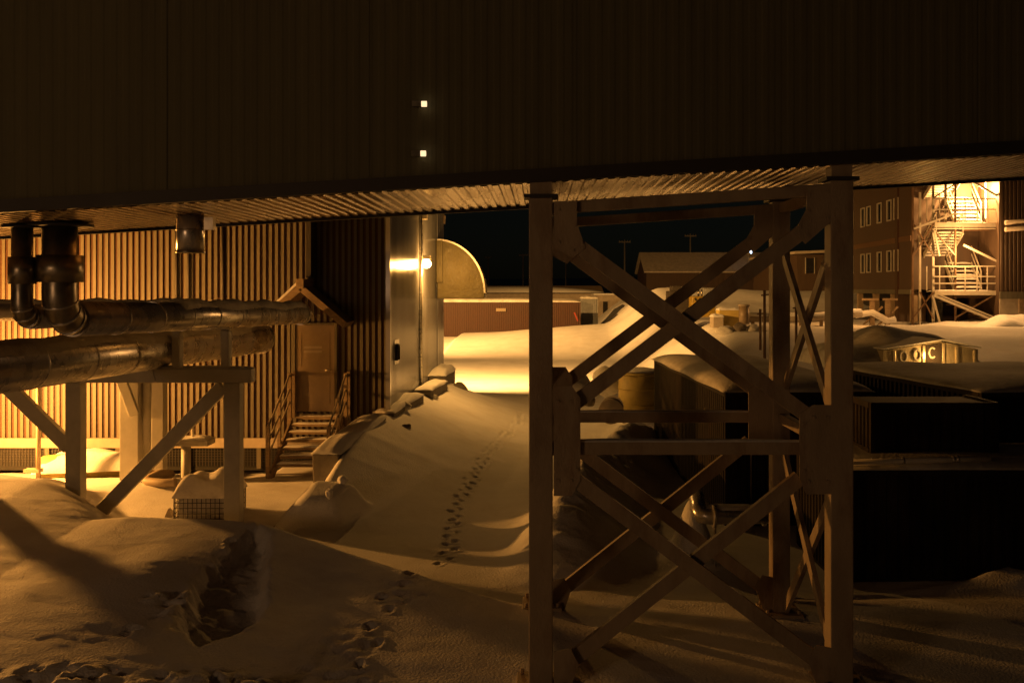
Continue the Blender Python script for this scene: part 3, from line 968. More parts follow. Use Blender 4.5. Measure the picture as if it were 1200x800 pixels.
# frozen hoses
m = MB()
pts = [P(160, 573, 19.3), P(172, 565, 19.5), P(186, 557, 19.8), P(200, 560, 19.7), P(187, 571, 19.4), P(172, 573, 19.2), P(190, 579, 19.0), P(206, 577, 19.0)]
pts = [Vector((p.x, p.y, gz(p.x, p.y) + .10 + .05 * math.sin(i * 2.1))) for i, p in enumerate(pts)]
sm = []
for i in range(len(pts) - 1):
    p0, p1, p2, p3 = pts[max(0, i - 1)], pts[i], pts[i + 1], pts[min(len(pts) - 1, i + 2)]
    for s in range(5):
        u = s / 5
        sm.append(0.5 * ((2 * p1) + (p2 - p0) * u + (2 * p0 - 5 * p1 + 4 * p2 - p3) * u * u + (3 * p1 - p0 - 3 * p2 + p3) * u ** 3))
m.tube(sm + [pts[-1]], .085, 12)
mesh_thing(m, 'frozen_hose', M['steel'], 'thick looped hose half sunk in the bright snow behind the diagonal brace', 'hose')
# small pointed stake by the cage
m = MB(); m.prism([P(190, 612, 17.2), P(202, 612, 17.2), P(201, 600, 17.2), P(197, 596, 17.2)], (0, .1, 0))
mesh_thing(m, 'stake', M['pale_wall'], 'short pale stake standing in snow just left of the wire cage', 'stake')
# vent post left of tank
m = MB(); m.tube([P(45, 568, 20.6), P(45, 430, 20.6)], .05, 10); m.tube([P(45, 432, 20.6), P(82, 420, 20.6)], .035, 10); m.box(P(30, 0, 20.6).x, P(48, 0, 20.6).x, 20.5, 20.7, .2, .27)
mesh_thing(m, 'stand_pipe', M['steel'], 'thin brown standpipe rising in front of the snow-covered tank', 'pipe')
# pile cap/ cable hanging to the right of it
m = MB(); m.tube([P(98, 418, 21.5), P(106, 418, 21.5), P(130, 432, 21.8), P(160, 452, 22)], .03, 8)
mesh_thing(m, 'cable', M['dark_trim'], 'thin dark cable sagging across the bright corrugated wall behind the near frame', 'cable')

# ------------------------------------------------------------------ barriers and rocks along the berm
def barrier(p, q, w, h, label, seed, cap=.12):
    p, q = Vector(p), Vector(q)
    t = thing('concrete_barrier', label, 'barrier', ((p + q) / 2) - Vector((0, 0, h)), group='concrete blocks along the side wall')
    m = MB(); m.bar(p - Vector((0, 0, h / 2)), q - Vector((0, 0, h / 2)), w, h); m.build('block', M['concrete'], t, .03)
    d = (q - p)
    L = d.length
    d.normalize()
    s = d.cross(Vector((0, 0, 1))).normalized()
    rn = np.random.RandomState(seed)
    mm = MB(); mm.cap(-L / 2 - .02, L / 2 + .02, -w / 2 - .03, w / 2 + .03, 0, cap, 40, 16, seed, over=.03, pw=4)
    c = (p + q) / 2
    u = s.cross(d)
    mm.v = [c + d * v.x + s * v.y + u * (v.z + .002) for v in mm.v]
    mm.build('snow_cap', M['snow'], t)


barrier((-4.12, 18.9, .86), (-3.72, 22.3, 1.16), .52, .75, 'nearest snow-capped concrete block beside the steps, its dark end facing us', 41)
barrier((-3.62, 22.8, 1.16), (-3.33, 26.2, 1.22), .5, .5, 'snow-capped concrete block against the near end of the side wall', 42)
barrier((-3.22, 27.2, 1.22), (-3.05, 30.2, 1.18), .45, .45, 'tilted snow-capped concrete block below the glaring lamp', 43)
barrier((-3.25, 31.0, 1.28), (-3.18, 34.2, 1.22), .5, .7, 'farthest concrete block with thick snow at the far end of the side wall', 44, .22)
def rock(px, py, Y, r, seed, label, m='rock', amp=.22, group=None, name='rock'):
    c = P(px, py, Y)
    mb = MB(); mb.blob(c, r, seed, 14, amp)
    return mesh_thing(mb, name, M[m], label, name.replace('_', ' '), group)


rock(360, 622, 16.35, (.50, .30, .34), 68, 'snow lump in the front of the ledge left of the track, coloured dark as shade', 'shaded_snow', .25, name='boulder')  # snow lump, not a boulder, with its shade put into the colour
rock(386, 578, 16.0, (.06, .06, .09), 62, 'small bright snow lump on top of the ledge left of the track', 'snow', name='snow_lump')
rock(402, 563, 17.0, (.10, .09, .07), 63, 'small bright snow lump behind the ledge, below the nearest concrete block', 'snow', name='snow_lump')
rock(536, 458, 32.5, (.32, .28, .26), 64, 'large pale boulder on the berm edge beyond the barriers', 'concrete', name='boulder')
rock(514, 476, 29.0, (.17, .16, .13), 65, 'dark rock jutting from the upper berm slope', name='rock')
rock(508, 518, 23.5, (.10, .1, .08), 66, 'small dark rock lower down the berm slope', name='rock')
rock(568, 498, 27.5, (.10, .12, .05), 67, 'tiny dark stone on the open track left of the footprints', name='rock')
rock(546, 468, 31.0, (.14, .12, .11), 68, 'small rock just in front of the large pale boulder', name='rock')
rock(592, 652, 15.0, (.12, .1, .06), 69, 'dark stone at the track edge just left of the near post', name='rock')
for k, (px, py, Y, sz, lab) in enumerate(((428, 512, 20.6, .10, 'snowy clod at the right foot of the nearest concrete block'),
        (470, 476, 24.0, .15, 'large snowy clod between the two nearest concrete blocks'),
        (505, 466, 27.5, .15, 'snowy clod below the tilted concrete block'), (517, 455, 30.5, .18, 'rounded clod between the two farthest concrete blocks'),
        (476, 500, 22.5, .09, 'small dark clod on the upper berm face'))):
    rock(px, py, Y, (sz * 1.4, sz, sz * .7), 140 + k, lab, 'packed_snow' if k != 4 else 'rock', .22, name='snow_clod')
# right edge of the track
rock(682, 458, 26.5, (.36, .3, .44), 71, 'rounded snowy boulder right of the near post, left of the drum', 'packed_snow', .18, name='boulder')
rock(712, 447, 29.5, (.42, .3, .50), 72, 'tall snowy boulder behind the crossing braces', 'packed_snow', .18, name='boulder')
rock(690, 470, 25.2, (.16, .14, .14), 73, 'dark hollow rock between the snowy boulders', 'rock', name='rock')
a = P(716, 482, 24.6)
t = thing('oil_drum', 'drum lying on its side, its round end facing us, below the ochre tank', 'drum', (a.x, 24.6, a.z - .3))
m = MB(); m.tube([(a.x, 24.6, a.z), (a.x + .1, 25.5, a.z)], .30, 24); m.build('body', M['pale_wall'], t)
m = MB(); m.tube([(a.x - .003, 24.57, a.z), (a.x, 24.62, a.z)], .315, 24); m.tube([(a.x + .04, 24.95, a.z), (a.x + .045, 24.99, a.z)], .312, 24); m.build('hoop', M['pale_wall'], t)
t0 = P(742, 470, 27.5)
t = thing('ochre_tank', 'upright ochre yellow tank behind the drum, left of the snow-roofed container', 'tank', (t0.x + .2, 27.8, .4))
m = MB(); m.tube([(t0.x + .25, 28.0, .3), (t0.x + .25, 28.0, 1.68)], .62, 28); m.build('body', M['yellow_tank'], t)
m = MB(); m.tube([(t0.x + .25, 28.0, 1.69), (t0.x + .25, 28.0, 1.74), (t0.x + .25, 28, 1.80)], [.60, .52, .2], 28); m.build('lid', M['snow'], t)
m = MB()
for zz in (.75, 1.2, 1.6):
    m.tube([(t0.x + .25, 28.0, zz), (t0.x + .25, 28, zz + .03)], .635, 28)
m.build('hoop', M['yellow_tank'], t)

# low pipe with a flange at the right
t = thing('low_pipe', 'short shiny pipe with snow on it lying in the dark behind the trestle', 'pipe', P(860, 620, 15.2))
a, b = P(822, 604, 15.0), P(912, 604, 15.3)
m = MB(); m.tube([a + Vector((0, .5, .2)), a + Vector((-.02, .12, .05)), a, a + Vector((.12, -.05, 0)), b], .12, 20); m.build('cladding', M['alu'], t)
m = MB(); m.tube([a + Vector((.16, -.05, 0)), a + Vector((.21, -.05, 0))], .17, 20); m.tube([b - Vector((.25, 0, 0)), b - Vector((.2, 0, 0))], .16, 20); m.build('flange', M['alu'], t)
m = MB(); m.cap(a.x + .1, b.x, 14.95, 15.2, a.z + .09, .06, 20, 8, 5); m.build('snow_cap', M['packed_snow'], t)
m = MB(); m.tube([P(838, 616, 15.0), P(838, 690, 15.0)], .018, 8); m.build('drain', M['alu'], t)

# ------------------------------------------------------------------ containers at the right
def container(name, label, x0, x1, y0, y1, z0, z1, m_, rz=0.0, piv=None, cap=.16, group=None, cat='container', seed=5, doors=False):
    piv = piv or (x0, y0)
    t = thing(name, label, cat, (piv[0], piv[1], z0), rz, group)
    L = lambda x, y, z: Vector((x - piv[0], y - piv[1], z - z0))
    m = MB()
    w, l, h = x1 - x0, y1 - y0, z1 - z0
    e = .07
    m.corr(L(x0 + e, y0 + .02, z0 + .1), (1, 0, 0), (0, 0, h - .2), (0, -1, 0), w - 2 * e, .17, .03, .45, .1)
    m.corr(L(x0 + .02, y0 + e, z0 + .1), (0, 1, 0), (0, 0, h - .2), (-1, 0, 0), l - 2 * e, .17, .03, .45, .1)
    m.box(x0 + .04 - piv[0], x1 - .03 - piv[0], y0 + .04 - piv[1], y1 - .03 - piv[1], .04, h - .03)
    m.build('shell', m_, t, local=True)
    m = MB()
    for x in (x0, x1 - e):
        for y in (y0, y1 - e):
            m.box(x - piv[0], x + e - piv[0], y - piv[1], y + e - piv[1], 0, h)
    for zz in (0.0, h - .098):
        m.box(x0 + e - piv[0], x1 - e - piv[0], y0 - .012 - piv[1], y0 + .05 - piv[1], zz, zz + .097)
        m.box(x0 - .012 - piv[0], x0 + .05 - piv[0], y0 + e - piv[1], y1 - e - piv[1], zz, zz + .097)
        m.box(x1 - .05 - piv[0], x1 + .012 - piv[0], y0 + e - piv[1], y1 - e - piv[1], zz, zz + .097)
    m.build('frame', m_, t, local=True, bevel=.006)
    if doors:
        m = MB()
        for k in range(4):
            x = x0 + w * (k + .8) / 4.6 - piv[0]
            m.tube([(x, y0 - .05 - piv[1], .1), (x, y0 - .05 - piv[1], h - .1)], .02, 8)
        m.build('lock_rod', M['alu_dark'], t, local=True)
    if cap:
        m = MB(); m.cap(x0 - .04 - piv[0], x1 + .04 - piv[0], y0 - .05 - piv[1], y1 + .05 - piv[1], h - .01, cap, 40, 50, seed, over=.05, pw=8)
        m.build('snow_cap', M['packed_snow'], t, local=True)
    return t


G = 'dark containers at the right'
container('shipping_container', 'dark corrugated container with a sloping snow roof just behind the trestle', 3.37, 6.05, 17.8, 26.2, -.25, 2.18, M['dark_container'], R(2.1), group=G, seed=81, doors=True, cap=.2)
container('shipping_container', 'dark corrugated container turned slightly, a broad snow roof, at the right edge', 7.66, 12.4, 17.0, 22.6, -.2, 2.26, M['dark_container'], R(9), group=G, seed=82, cap=.15)
container('shipping_container', 'low black container nearest to us at the right, a shiny pipe along its top edge', 4.35, 10.6, 14.4, 16.6, -.3, 1.40, M['dark_container'], 0, group=G, seed=83, cap=.12)
# box standing on the nearest container
container('equipment_box', 'black box with rounded ends standing on the nearest container', 5.15, 7.15, 15.25, 16.4, 1.46, 2.28, M['dark_container'], 0, group=None, cat='box', seed=84, cap=0)
t = thing('top_pipe', 'thin shiny pipe lying along the top edge of the nearest black container', 'pipe', (4.6, 14.36, 1.5))
m = MB(); m.tube([P(985, 542, 14.30), P(1060, 540, 14.34), P(1160, 537, 14.34)], .045, 14); m.build('tube', M['pipe_highlight'], t)
for px in (1023, 1058, 1117, 1122):
    c = P(px, 540.8 - (px - 1023) * .028, 14.34)
    m = MB(); m.tube([c - Vector((.02, 0, 0)), c + Vector((.02, 0, 0))], .05, 14); m.build('coupling', M['alu'], t)

# half-buried metal hut with ring fittings
HY_ = 25.0
def hp(px, py, dy=0): return P(px, py, HY_) + Vector((0, dy, 0))
t = thing('metal_hut', 'low metal-fronted hut under a snow mound, its polished panels glowing with lamp light', 'hut', hp(1090, 440))
m = MB(); m.prism([hp(1035, 440), hp(1146, 436), hp(1146, 409), hp(1102, 400), hp(1035, 411)], (0, 3.2, 0)); m.build('front_wall', M['shiny'], t)
for px, pt in ((1047.5, 409.5), (1082, 404), (1105, 401), (1121, 405), (1142, 409)):
    a = hp(px, pt, -.02)
    m = MB(); m.box(a.x - .035, a.x + .035, HY_ - .05, HY_ - .002, hp(0, 436).z, a.z - .02); m.build('rib', M['shiny'], t, .01)
for px, py, arc_ in ((1058, 417.5, 2 * math.pi), (1074, 415.5, 2 * math.pi), (1092, 413, math.pi * 1.5)):
    c = hp(px, py, -.03)
    pts = [c + Vector((.085 * math.cos(math.pi * .25 + i / 20 * arc_), 0, .13 * math.sin(math.pi * .25 + i / 20 * arc_))) for i in range(21)]
    m = MB(); m.tube(pts, .028, 8); m.build('ring', M['white_frame'], t)
m = MB(); m.prism([hp(1083, 440, -.03), hp(1104, 440, -.03), hp(1104, 402, -.03), hp(1083, 405, -.03)], (0, .025, 0)); m.build('hatch', M['dark_container'], t)
for a, b in ((hp(1033, 409.0, -.05), hp(1103, 398, -.05)), (hp(1103, 398, -.05), hp(1148, 407, -.05))):
    m = MB(); m.bar(a + Vector((0, 1.5, 0)), b + Vector((0, 1.5, 0)), 3.1, .03); m.build('roof', M['packed_snow'], t)
m = MB(); m.cap(hp(985, 0).x, hp(1165, 0).x, HY_ + .1, HY_ + 5, hp(0, 436).z, .86, 50, 20, 91, over=0, pw=3.0); m.build('snow_cap', M['packed_snow'], t)

# snow bank the hut sits in, in front of it
m = MB(); m.cap(hp(1000, 0).x, hp(1230, 0).x, 22.4, 24.9, 1.82, .22, 50, 30, 92, over=.1, pw=3, slope=(.16, -.02))
mesh_thing(m, 'snow_bank', M['packed_snow'], 'smooth snow bank below the glowing metal hut', 'snow')

# ------------------------------------------------------------------ far yard
G = None
container('shipping_container', 'long rust-red container far across the bright snow', -8.6, 3.2, 76, 78.5, .35, 3.0, M['red_container'], 0, cap=.25, seed=101)
container('shipping_container', 'grey container standing beside the long rust-red one', 3.5, 4.9, 82, 84.6, .6, 3.2, M['grey_container'], 0, cap=.2, seed=102)
a = P(587, 363, 75.9)
m = MB(); m.box(a.x - .38, a.x + .38, 75.90, 75.93, a.z - .12, a.z + .12)
mesh_thing(m, 'container_plate', M['door'], 'small pale yellow plate fixed to the long rust-red container', 'plate')
m = MB(); m.bar(P(673, 366, 74.5), P(677, 376, 74.5), .08, .10)
mesh_thing(m, 'marker_stake', M['red'], 'leaning orange-red stake at the end of the long rust-red container', 'stake')

t = thing('long_shed', 'long low shed with a thick snow roof behind the rust-red container', 'shed', (-4, 104, 1))
m = MB(); m.box(-34, 6.3, 102, 110, .2, 3.55); m.build('wall', M['pale_wall'], t)
m = MB(); m.prism([(-34.3, 101.6, 3.553), (-34.3, 106, 4.35), (-34.3, 110.4, 3.553)], (41, 0, 0)); m.build('roof', M['wood'], t)
m = MB(); m.cap(-34.4, 6.8, 101.5, 108, 3.62, .62, 60, 12, 110, pw=3); m.build('snow_cap', M['snow'], t)

t = thing('small_cabin', 'small pale cabin with a dark door and a window beside the grey container', 'cabin', (7.7, 100, 1))
m = MB(); m.box(5.6, 10.4, 98, 101.8, .4, 3.4); m.build('wall', M['pale_wall'], t)
m = MB(); m.box(5.4, 10.6, 97.7, 102, 3.403, 3.55); m.build('roof', M['snow'], t)
a = P(709, 370, 98); m = MB(); m.box(a.x - .2, a.x + .25, 97.93, 97.99, 1.0, 2.75); m.build('door', M['black'], t)
a = P(729, 0, 98); b = P(739, 0, 98)
m = MB(); m.box(a.x, b.x, 97.93, 97.99, 1.85, 2.85); w_ = m.build('window', M['glass'], t)
m = MB(); m.box(a.x + .38, a.x + .44, 97.90, 97.925, 1.85, 2.85); m.box(a.x - .05, b.x + .05, 97.9, 97.925, 2.852, 2.92); m.build('frame', M['pale_wall'], w_)

t = thing('barn', 'two-storey faded red barn with a frosted pitched roof behind the trestle', 'barn', (19, 112, 1))
bx0, bx1, by0, by1 = 12.0, 34, 110, 120
ez, rz_ = 5.96, 8.15
m = MB(); m.box(bx0, bx1, by0, by1, .3, ez); m.prism([(bx0, by0, ez + .002), (bx0, by1, ez + .002), (bx0, 115, rz_ - .12)], (bx1 - bx0, 0, 0)); m.build('wall', M['barn'], t)
for yy, y2 in ((by0 - .4, 115), (by1 + .4, 115)):
    m = MB(); m.prism([(bx0 - .3, yy, ez - .15), (bx0 - .3, y2, rz_ - .02), (bx0 - .3, y2, rz_ + .13), (bx0 - .3, yy, ez)], (bx1 - bx0 + .6, 0, 0)); m.build('roof', M['barn_roof'], t)
m = MB(); m.box(bx0 + 8.2, bx0 + 8.6, by0 - .06, by0 - .002, .5, ez - .2); m.build('corner_board', M['barn'], t)
m = MB(); m.box(bx0 - .06, bx0 - .003, 113.5, 116.5, .8, 4.5); m.build('end_door', M['pale_wall'], t)

a = P(877, 291.5, 109)
m = MB(); m.tube([P(880, 288, 109), P(880, 297, 109)], .11, 10); o = m
mesh_thing(m, 'tube_light', M['lamp_blue'], 'tiny cold white upright light above the barn roof', 'lamp')
m = MB(); m.tube([P(877, 296, 109), P(877, 330, 109)], .05, 8); m.box(a.x - .2, a.x + .2, 108.9, 109.1, P(0, 297, 109).z - .1, P(0, 296.4, 109).z)
mesh_thing(m, 'lamp_post', M['pole'], 'thin post carrying the tiny cold white light in front of the barn', 'post')

# utility poles
def pole_proto(h):
    m = MB(); m.tube([(0, 0, -1), (0, 0, h)], [.16, .11], 10); return m


poles = [(732, 281, 150, 'tall utility pole left of the barn roof, the tallest and brightest'),
         (809, 274, 150, 'utility pole showing above the barn roof'),
         (663, 298, 190, 'utility pole just right of the near trestle post'),
         (613, 297, 190, 'faint utility pole just left of the near trestle post'),
         (572, 300, 230, 'faintest utility pole, in the dark right of the metal hood')]
px, py, Y, lab = poles[0]
x0 = (px - VX) * Y / F
zg = gz(x0, Y)
HP = P(px, py, Y).z - zg
proto = thing('utility_pole', lab, 'pole', (x0, Y, zg), group='utility poles in the far dark')
pole_proto(HP).build('shaft', M['pole'], proto, local=True)
m = MB(); m.bar((-.9, -.14, HP - .35), (.9, -.14, HP - .35), .12, .16); m.build('crossarm', M['pole'], proto, local=True)
for s in (-.8, -.4, .4, .8):
    m = MB(); m.tube([(s, -.14, HP - .27), (s, -.14, HP - .08)], .05, 8); m.build('insulator', M['white_frame'], proto, local=True)
for px, py, Y, lab in poles[1:]:
    c = copy_tree(proto)
    x = (px - VX) * Y / F
    c.location = (x, Y, P(px, py, Y).z - HP)
    c['label'] = lab

# yellow machine and bits on the pad
Y = 46.0
a, b = P(811, 369, Y), P(836, 347, Y)
t = thing('generator_set', 'yellow machine box with a black letter Y on it behind the crossing braces', 'machine', ((a.x + b.x) / 2, Y + .6, a.z))
m = MB(); m.box(a.x, b.x + .1, Y, Y + 1.3, a.z - .1, b.z); m.build('cabinet', M['yellow'], t, .03)
m = MB()
c = P(817.5, 353, Y)
for q_ in (P(814.2, 349.3, Y), P(820.8, 349.3, Y)):
    m.bar(Vector((q_.x, Y - .012, q_.z)), Vector((c.x, Y - .012, c.z - .02)), .02, .08, (0, 0, 1))
m.bar(Vector((c.x, Y - .012, c.z)), Vector((c.x, Y - .012, P(0, 358, Y).z)), .08, .02, (0, 1, 0))
m.build('letter', M['blackpaint'], t)
for px in (818.5, 822.5):
    m = MB(); m.tube([P(px, 347.5, Y + .4), P(px, 339, Y + .4)], .045, 10); m.build('exhaust', M['alu_dark'], t)
m = MB(); m.box(P(825, 0, Y).x, P(834, 0, Y).x, Y + .3, Y + .9, b.z + .002, P(0, 338, Y).z); m.build('air_box', M['grey_container'], t, .02)
Y = 47
m = MB(); a, b = P(785, 376, Y), P(808, 341, Y); m.box(a.x, b.x, Y, Y + 1.5, a.z - .4, b.z); m.box(a.x + .1, b.x - .4, Y - .01, Y + .9, b.z + .002, b.z + .25)
mesh_thing(m, 'tool_locker', M['dark_container'], 'dark upright locker left of the yellow machine box', 'locker', bevel=.02)
for px0, px1, p0, p1, Y, lab, mm_ in ((843, 866, 362, 378, 44, 'low ochre crate half covered in snow right of the yellow machine', 'yellow_tank'),
                                     (836, 848, 370, 379, 43.5, 'small pale crate at the foot of the yellow machine', 'pale_wall')):
    a, b = P(px0, p1, Y), P(px1, p0, Y)
    t = thing('crate', lab, 'crate', ((a.x + b.x) / 2, Y + .4, a.z))
    m = MB(); m.box(a.x, b.x, Y, Y + .9, a.z - .2, b.z - .05); m.build('body', M[mm_], t, .015)
    m = MB(); m.cap(a.x - .03, b.x + .03, Y - .03, Y + .93, b.z - .052, .12, 16, 16, 120); m.build('snow_cap', M['snow'], t)
    m = MB()
    for k in range(4):
        zz = a.z + (b.z - a.z - .1) * k / 4
        m.box(a.x + .02, b.x - .02, Y - .02, Y - .002, zz, zz + .05)
    m.build('slats', M[mm_], t)
a, b = P(866, 377, 43), P(878, 357, 43)
t = thing('oil_drum', 'upright rusty drum with a frosted lid at the start of the lit pipe', 'drum', ((a.x + b.x) / 2, 43, a.z))
cx = (a.x + b.x) / 2
m = MB(); m.tube([(cx, 43, a.z - .1), (cx, 43, b.z - .06)], (b.x - a.x) / 2, 24); m.build('body', M['door'], t)
m = MB(); m.tube([(cx, 43, b.z - .058), (cx, 43, b.z + .02)], (b.x - a.x) / 2 + .04, 24); m.build('lid', M['pale_wall'], t)
m = MB(); m.tube([(cx, 43, a.z + .25), (cx, 43, a.z + .28)], (b.x - a.x) / 2 + .02, 24); m.build('hoop', M['door'], t)
# lit service pipe on low posts
t = thing('service_pipe', 'pale snow-topped service pipe brightly lit along the top of the bank', 'pipe', P(930, 380, 45))
pts = [P(878, 373, 45), P(900, 373, 45), P(930, 373, 45), P(955, 373, 45), P(965, 372, 45.2), P(973, 369, 45.4), P(990, 368, 46), P(1008, 368, 46.5)]
m = MB(); m.tube(pts, .17, 16); m.build('cladding', M['pale_wall'], t)
m = MB(); m.tube([p + Vector((0, 0, .12)) for p in pts], .14, 12); m.build('snow_cap', M['snow'], t)
for px in (882, 905, 938, 962):
    a = P(px, 376, 45); m = MB(); m.box(a.x - .06, a.x + .06, 44.9, 45.05, a.z - .9, a.z + .02); m.build('post', M['wood'], t)
for px, p0, p1, Y, lab in ((896, 340, 408, 33, 'dark upright scaffold pole just left of the far trestle post'),
                           (933, 355, 402, 36, 'dark upright pole between the two right trestle posts'),
                           (891, 362, 398, 37, 'shorter thin pole left of the dark scaffold pole')):
    m = MB(); m.tube([P(px, p1 + 12, Y), P(px, p0, Y)], .05, 8); m.bar(P(px - 4, p0 + 6, Y - .06), P(px + 5, p0 + 5, Y - .06), .05, .05)
    mesh_thing(m, 'scaffold_pole', M['tower_dark'], lab, 'pole', 'poles standing in the snow bank')
for px, py, s, lab in ((882, 381, .22, 'round snowy stone below the lit pipe, left of the scaffold pole'), (893, 384, .2, 'snowy stone at the foot of the scaffold pole'),
                       (852, 383, .3, 'snow-dusted stone below the ochre crate'), (866, 382, .28, 'dark stone at the foot of the rusty drum'), (796, 384, .3, 'pale snow lump below the dark locker')):
    Y = 41.5
    c = P(px, py, Y)
    mb = MB(); mb.blob((c.x, Y, gz(c.x, Y) + .08), (s * 1.2, s, s * .8), int(px), 12, .2)
    mesh_thing(mb, 'stone', M['packed_snow'] if s != .28 else M['rock'], lab, 'stone')

# ------------------------------------------------------------------ right-hand building: long wing
A0, DIR = Vector((18.96, 50, 0)), Vector((.061, 1, 0)).normalized()
NRM = Vector((-1, .061, 0)).normalized()
t = thing('wing_building', 'long red-brown two-storey wing on piles with pairs of white-framed windows', 'building', (19.5, 60, 2.4))
LW = 16.0
m = MB(); m.corr(A0 + Vector((0, 0, 4.0)), DIR, (0, 0, 6.2), NRM, LW, .16, .018, .7, .05); m.build('wall', M['wing'], t)
q0 = A0 - NRM * .02
m = MB(); m.prism([q0 + Vector((0, 0, 4.0)), q0 + DIR * LW + Vector((0, 0, 4.0)), q0 + DIR * LW + Vector((0, 0, 10.2)), q0 + Vector((0, 0, 10.2))], -NRM * 9); m.build('wing_core', M['wing'], t)
m = MB(); m.bar(A0 + NRM * .03 + Vector((0, 0, 6.62)), A0 + DIR * LW + NRM * .03 + Vector((0, 0, 6.62)), .04, .28); m.build('floor_band', M['tower_dark'], t)
m = MB(); m.bar(A0 + NRM * .03 + Vector((0, 0, 3.88)), A0 + DIR * LW + NRM * .03 + Vector((0, 0, 3.88)), .06, .24); m.build('skirt', M['rib'], t)
m = MB(); m.bar(A0 + NRM * .1 - NRM * 4.5 + Vector((0, 0, 10.3)), A0 + DIR * LW - NRM * 4.4 + Vector((0, 0, 10.3)), 9.6, .2); m.build('roof', M['dark_trim'], t)
for zz in (7.78, 5.02):
    for tt, wd in ((2.0, .75), (3.25, .75), (5.1, .8), (7.3, .8), (8.6, .8), (11.2, .8), (12.6, .8)):
        c = A0 + DIR * tt + NRM * .03
        m = MB(); m.prism([c + Vector((0, 0, zz)), c + DIR * wd + Vector((0, 0, zz)), c + DIR * wd + Vector((0, 0, zz + 1.05)), c + Vector((0, 0, zz + 1.05))], NRM * .02)
        w_ = m.build('window', M['glass'], t)
        m = MB()
        for s in (0, wd):
            m.bar(c + DIR * s + NRM * .045 + Vector((0, 0, zz - .05)), c + DIR * s + NRM * .045 + Vector((0, 0, zz + 1.1)), .11, .05, NRM)
        for zo in (-.02, 1.07):
            m.bar(c - DIR * 0 + NRM * .05 + Vector((0, 0, zz + zo)), c + DIR * wd + NRM * .05 + Vector((0, 0, zz + zo)), .05, .07)
        m.build('frame', M['white_frame'], w_)
for tt in (.6, 4, 7.5, 11, 14.5):
    c = A0 + DIR * tt - NRM * .3
    m = MB(); m.box(c.x - .15, c.x + .15, c.y - .15, c.y + .15, 1.9, 3.99); m.build('pile', M['wood'], t)
m = MB(); m.bar(A0 - NRM * 1.5 + Vector((0, 0, 2.9)), A0 + DIR * LW - NRM * 1.5 + Vector((0, 0, 2.9)), .1, 2.1); m.build('crawl_space', M['black'], t)
# lower block beyond
t = thing('low_block', 'lower red-brown block far behind the trestle braces with a pale roof edge', 'building', (21, 80, 2.4))
m = MB(); m.box(19.2, 26, 73, 88, 3.2, 6.6); m.build('wall', M['wing'], t)
m = MB(); m.prism([(18.9, 72.6, 6.602), (26.3, 72.6, 6.9), (26.3, 72.6, 7.1), (18.9, 72.6, 6.8)], (0, 15.8, 0)); m.build('roof', M['pale_wall'], t)
a = P(949, 306, 73)
m = MB(); m.box(a.x - .3, a.x + .3, 72.94, 72.99, 5.2, 6.3); w_ = m.build('window', M['glass'], t)
m = MB(); m.box(a.x - .36, a.x - .3, 72.92, 72.985, 5.15, 6.35); m.box(a.x + .3, a.x + .36, 72.92, 72.985, 5.15, 6.35); m.build('frame', M['white_frame'], w_)
m = MB(); m.box(19, 26.2, 72.8, 73, 3.15, 3.6); m.build('skirt', M['rib'], t)

# trestle below the wing
for px, lab in ((1022, 'left wooden pipe trestle below the wing windows'), (1040, 'right wooden pipe trestle below the wing windows')):
    a, b = P(px, 380, 47.5), P(px, 352, 47.5)
    m = MB(); m.box(a.x - .1, a.x + .1, 47.4, 47.6, a.z - .3, b.z); m.bar((a.x - .5, 47.5, a.z - .1), (a.x + .5, 47.5, b.z - .3), .08, .1, (0, 1, 0)); m.box(a.x - .45, a.x + .45, 47.35, 47.65, b.z + .002, b.z + .1)
    mesh_thing(m, 'pipe_trestle', M['wood'], lab, 'trestle', 'wooden trestles below the wing')
m = MB(); m.tube([P(1003, 369, 47.2), P(1010, 368, 47.2), P(1022, 366, 47.3), P(1040, 376, 47), P(1049, 374, 47)], .16, 10)
mesh_thing(m, 'snow_ridge', M['snow'], 'bright ridge of snow between the wooden trestles', 'snow')

# right-hand front wing
t = thing('front_wing', 'red-brown corrugated block at the right edge beside the lit stair tower', 'building', (26, 50, 2.4))
fx0 = (1171 - VX) * 47.5 / F
m = MB(); m.corr((fx0, 47.5, 3.9), (1, 0, 0), (0, 0, 6.3), (0, -1, 0), 9, .2, .03, .55, .08); m.build('wall', M['wing'], t)
m = MB(); m.box(fx0, fx0 + 9, 47.52, 58, 2.0, 10.2); m.build('block_core', M['wing'], t)
m = MB(); m.box(fx0, fx0 + 9, 47.40, 47.50, 3.55, 3.897); m.build('skirt', M['rib'], t)
m = MB(); m.box(fx0, fx0 + 9, 47.44, 47.51, 1.9, 3.547); m.build('plinth', M['pale_wall'], t)
for k in range(3):
    x = fx0 + 1.0 + k * 2.2
    m = MB(); m.box(x - .1, x + .1, 47.36, 47.435, 1.9, 3.547); m.build('plinth_post', M['wood'], t)
m = MB(); m.box(fx0 - .1, fx0 + 9.2, 47.2, 58, 10.203, 10.4); m.build('roof', M['dark_trim'], t)
for py in (261, 269):
    m = MB(); m.tube([P(1178, py, 47.2), P(1250, py - 6, 47.2)], .11, 12); m.build('pipe_run', M['pale_wall'], t)
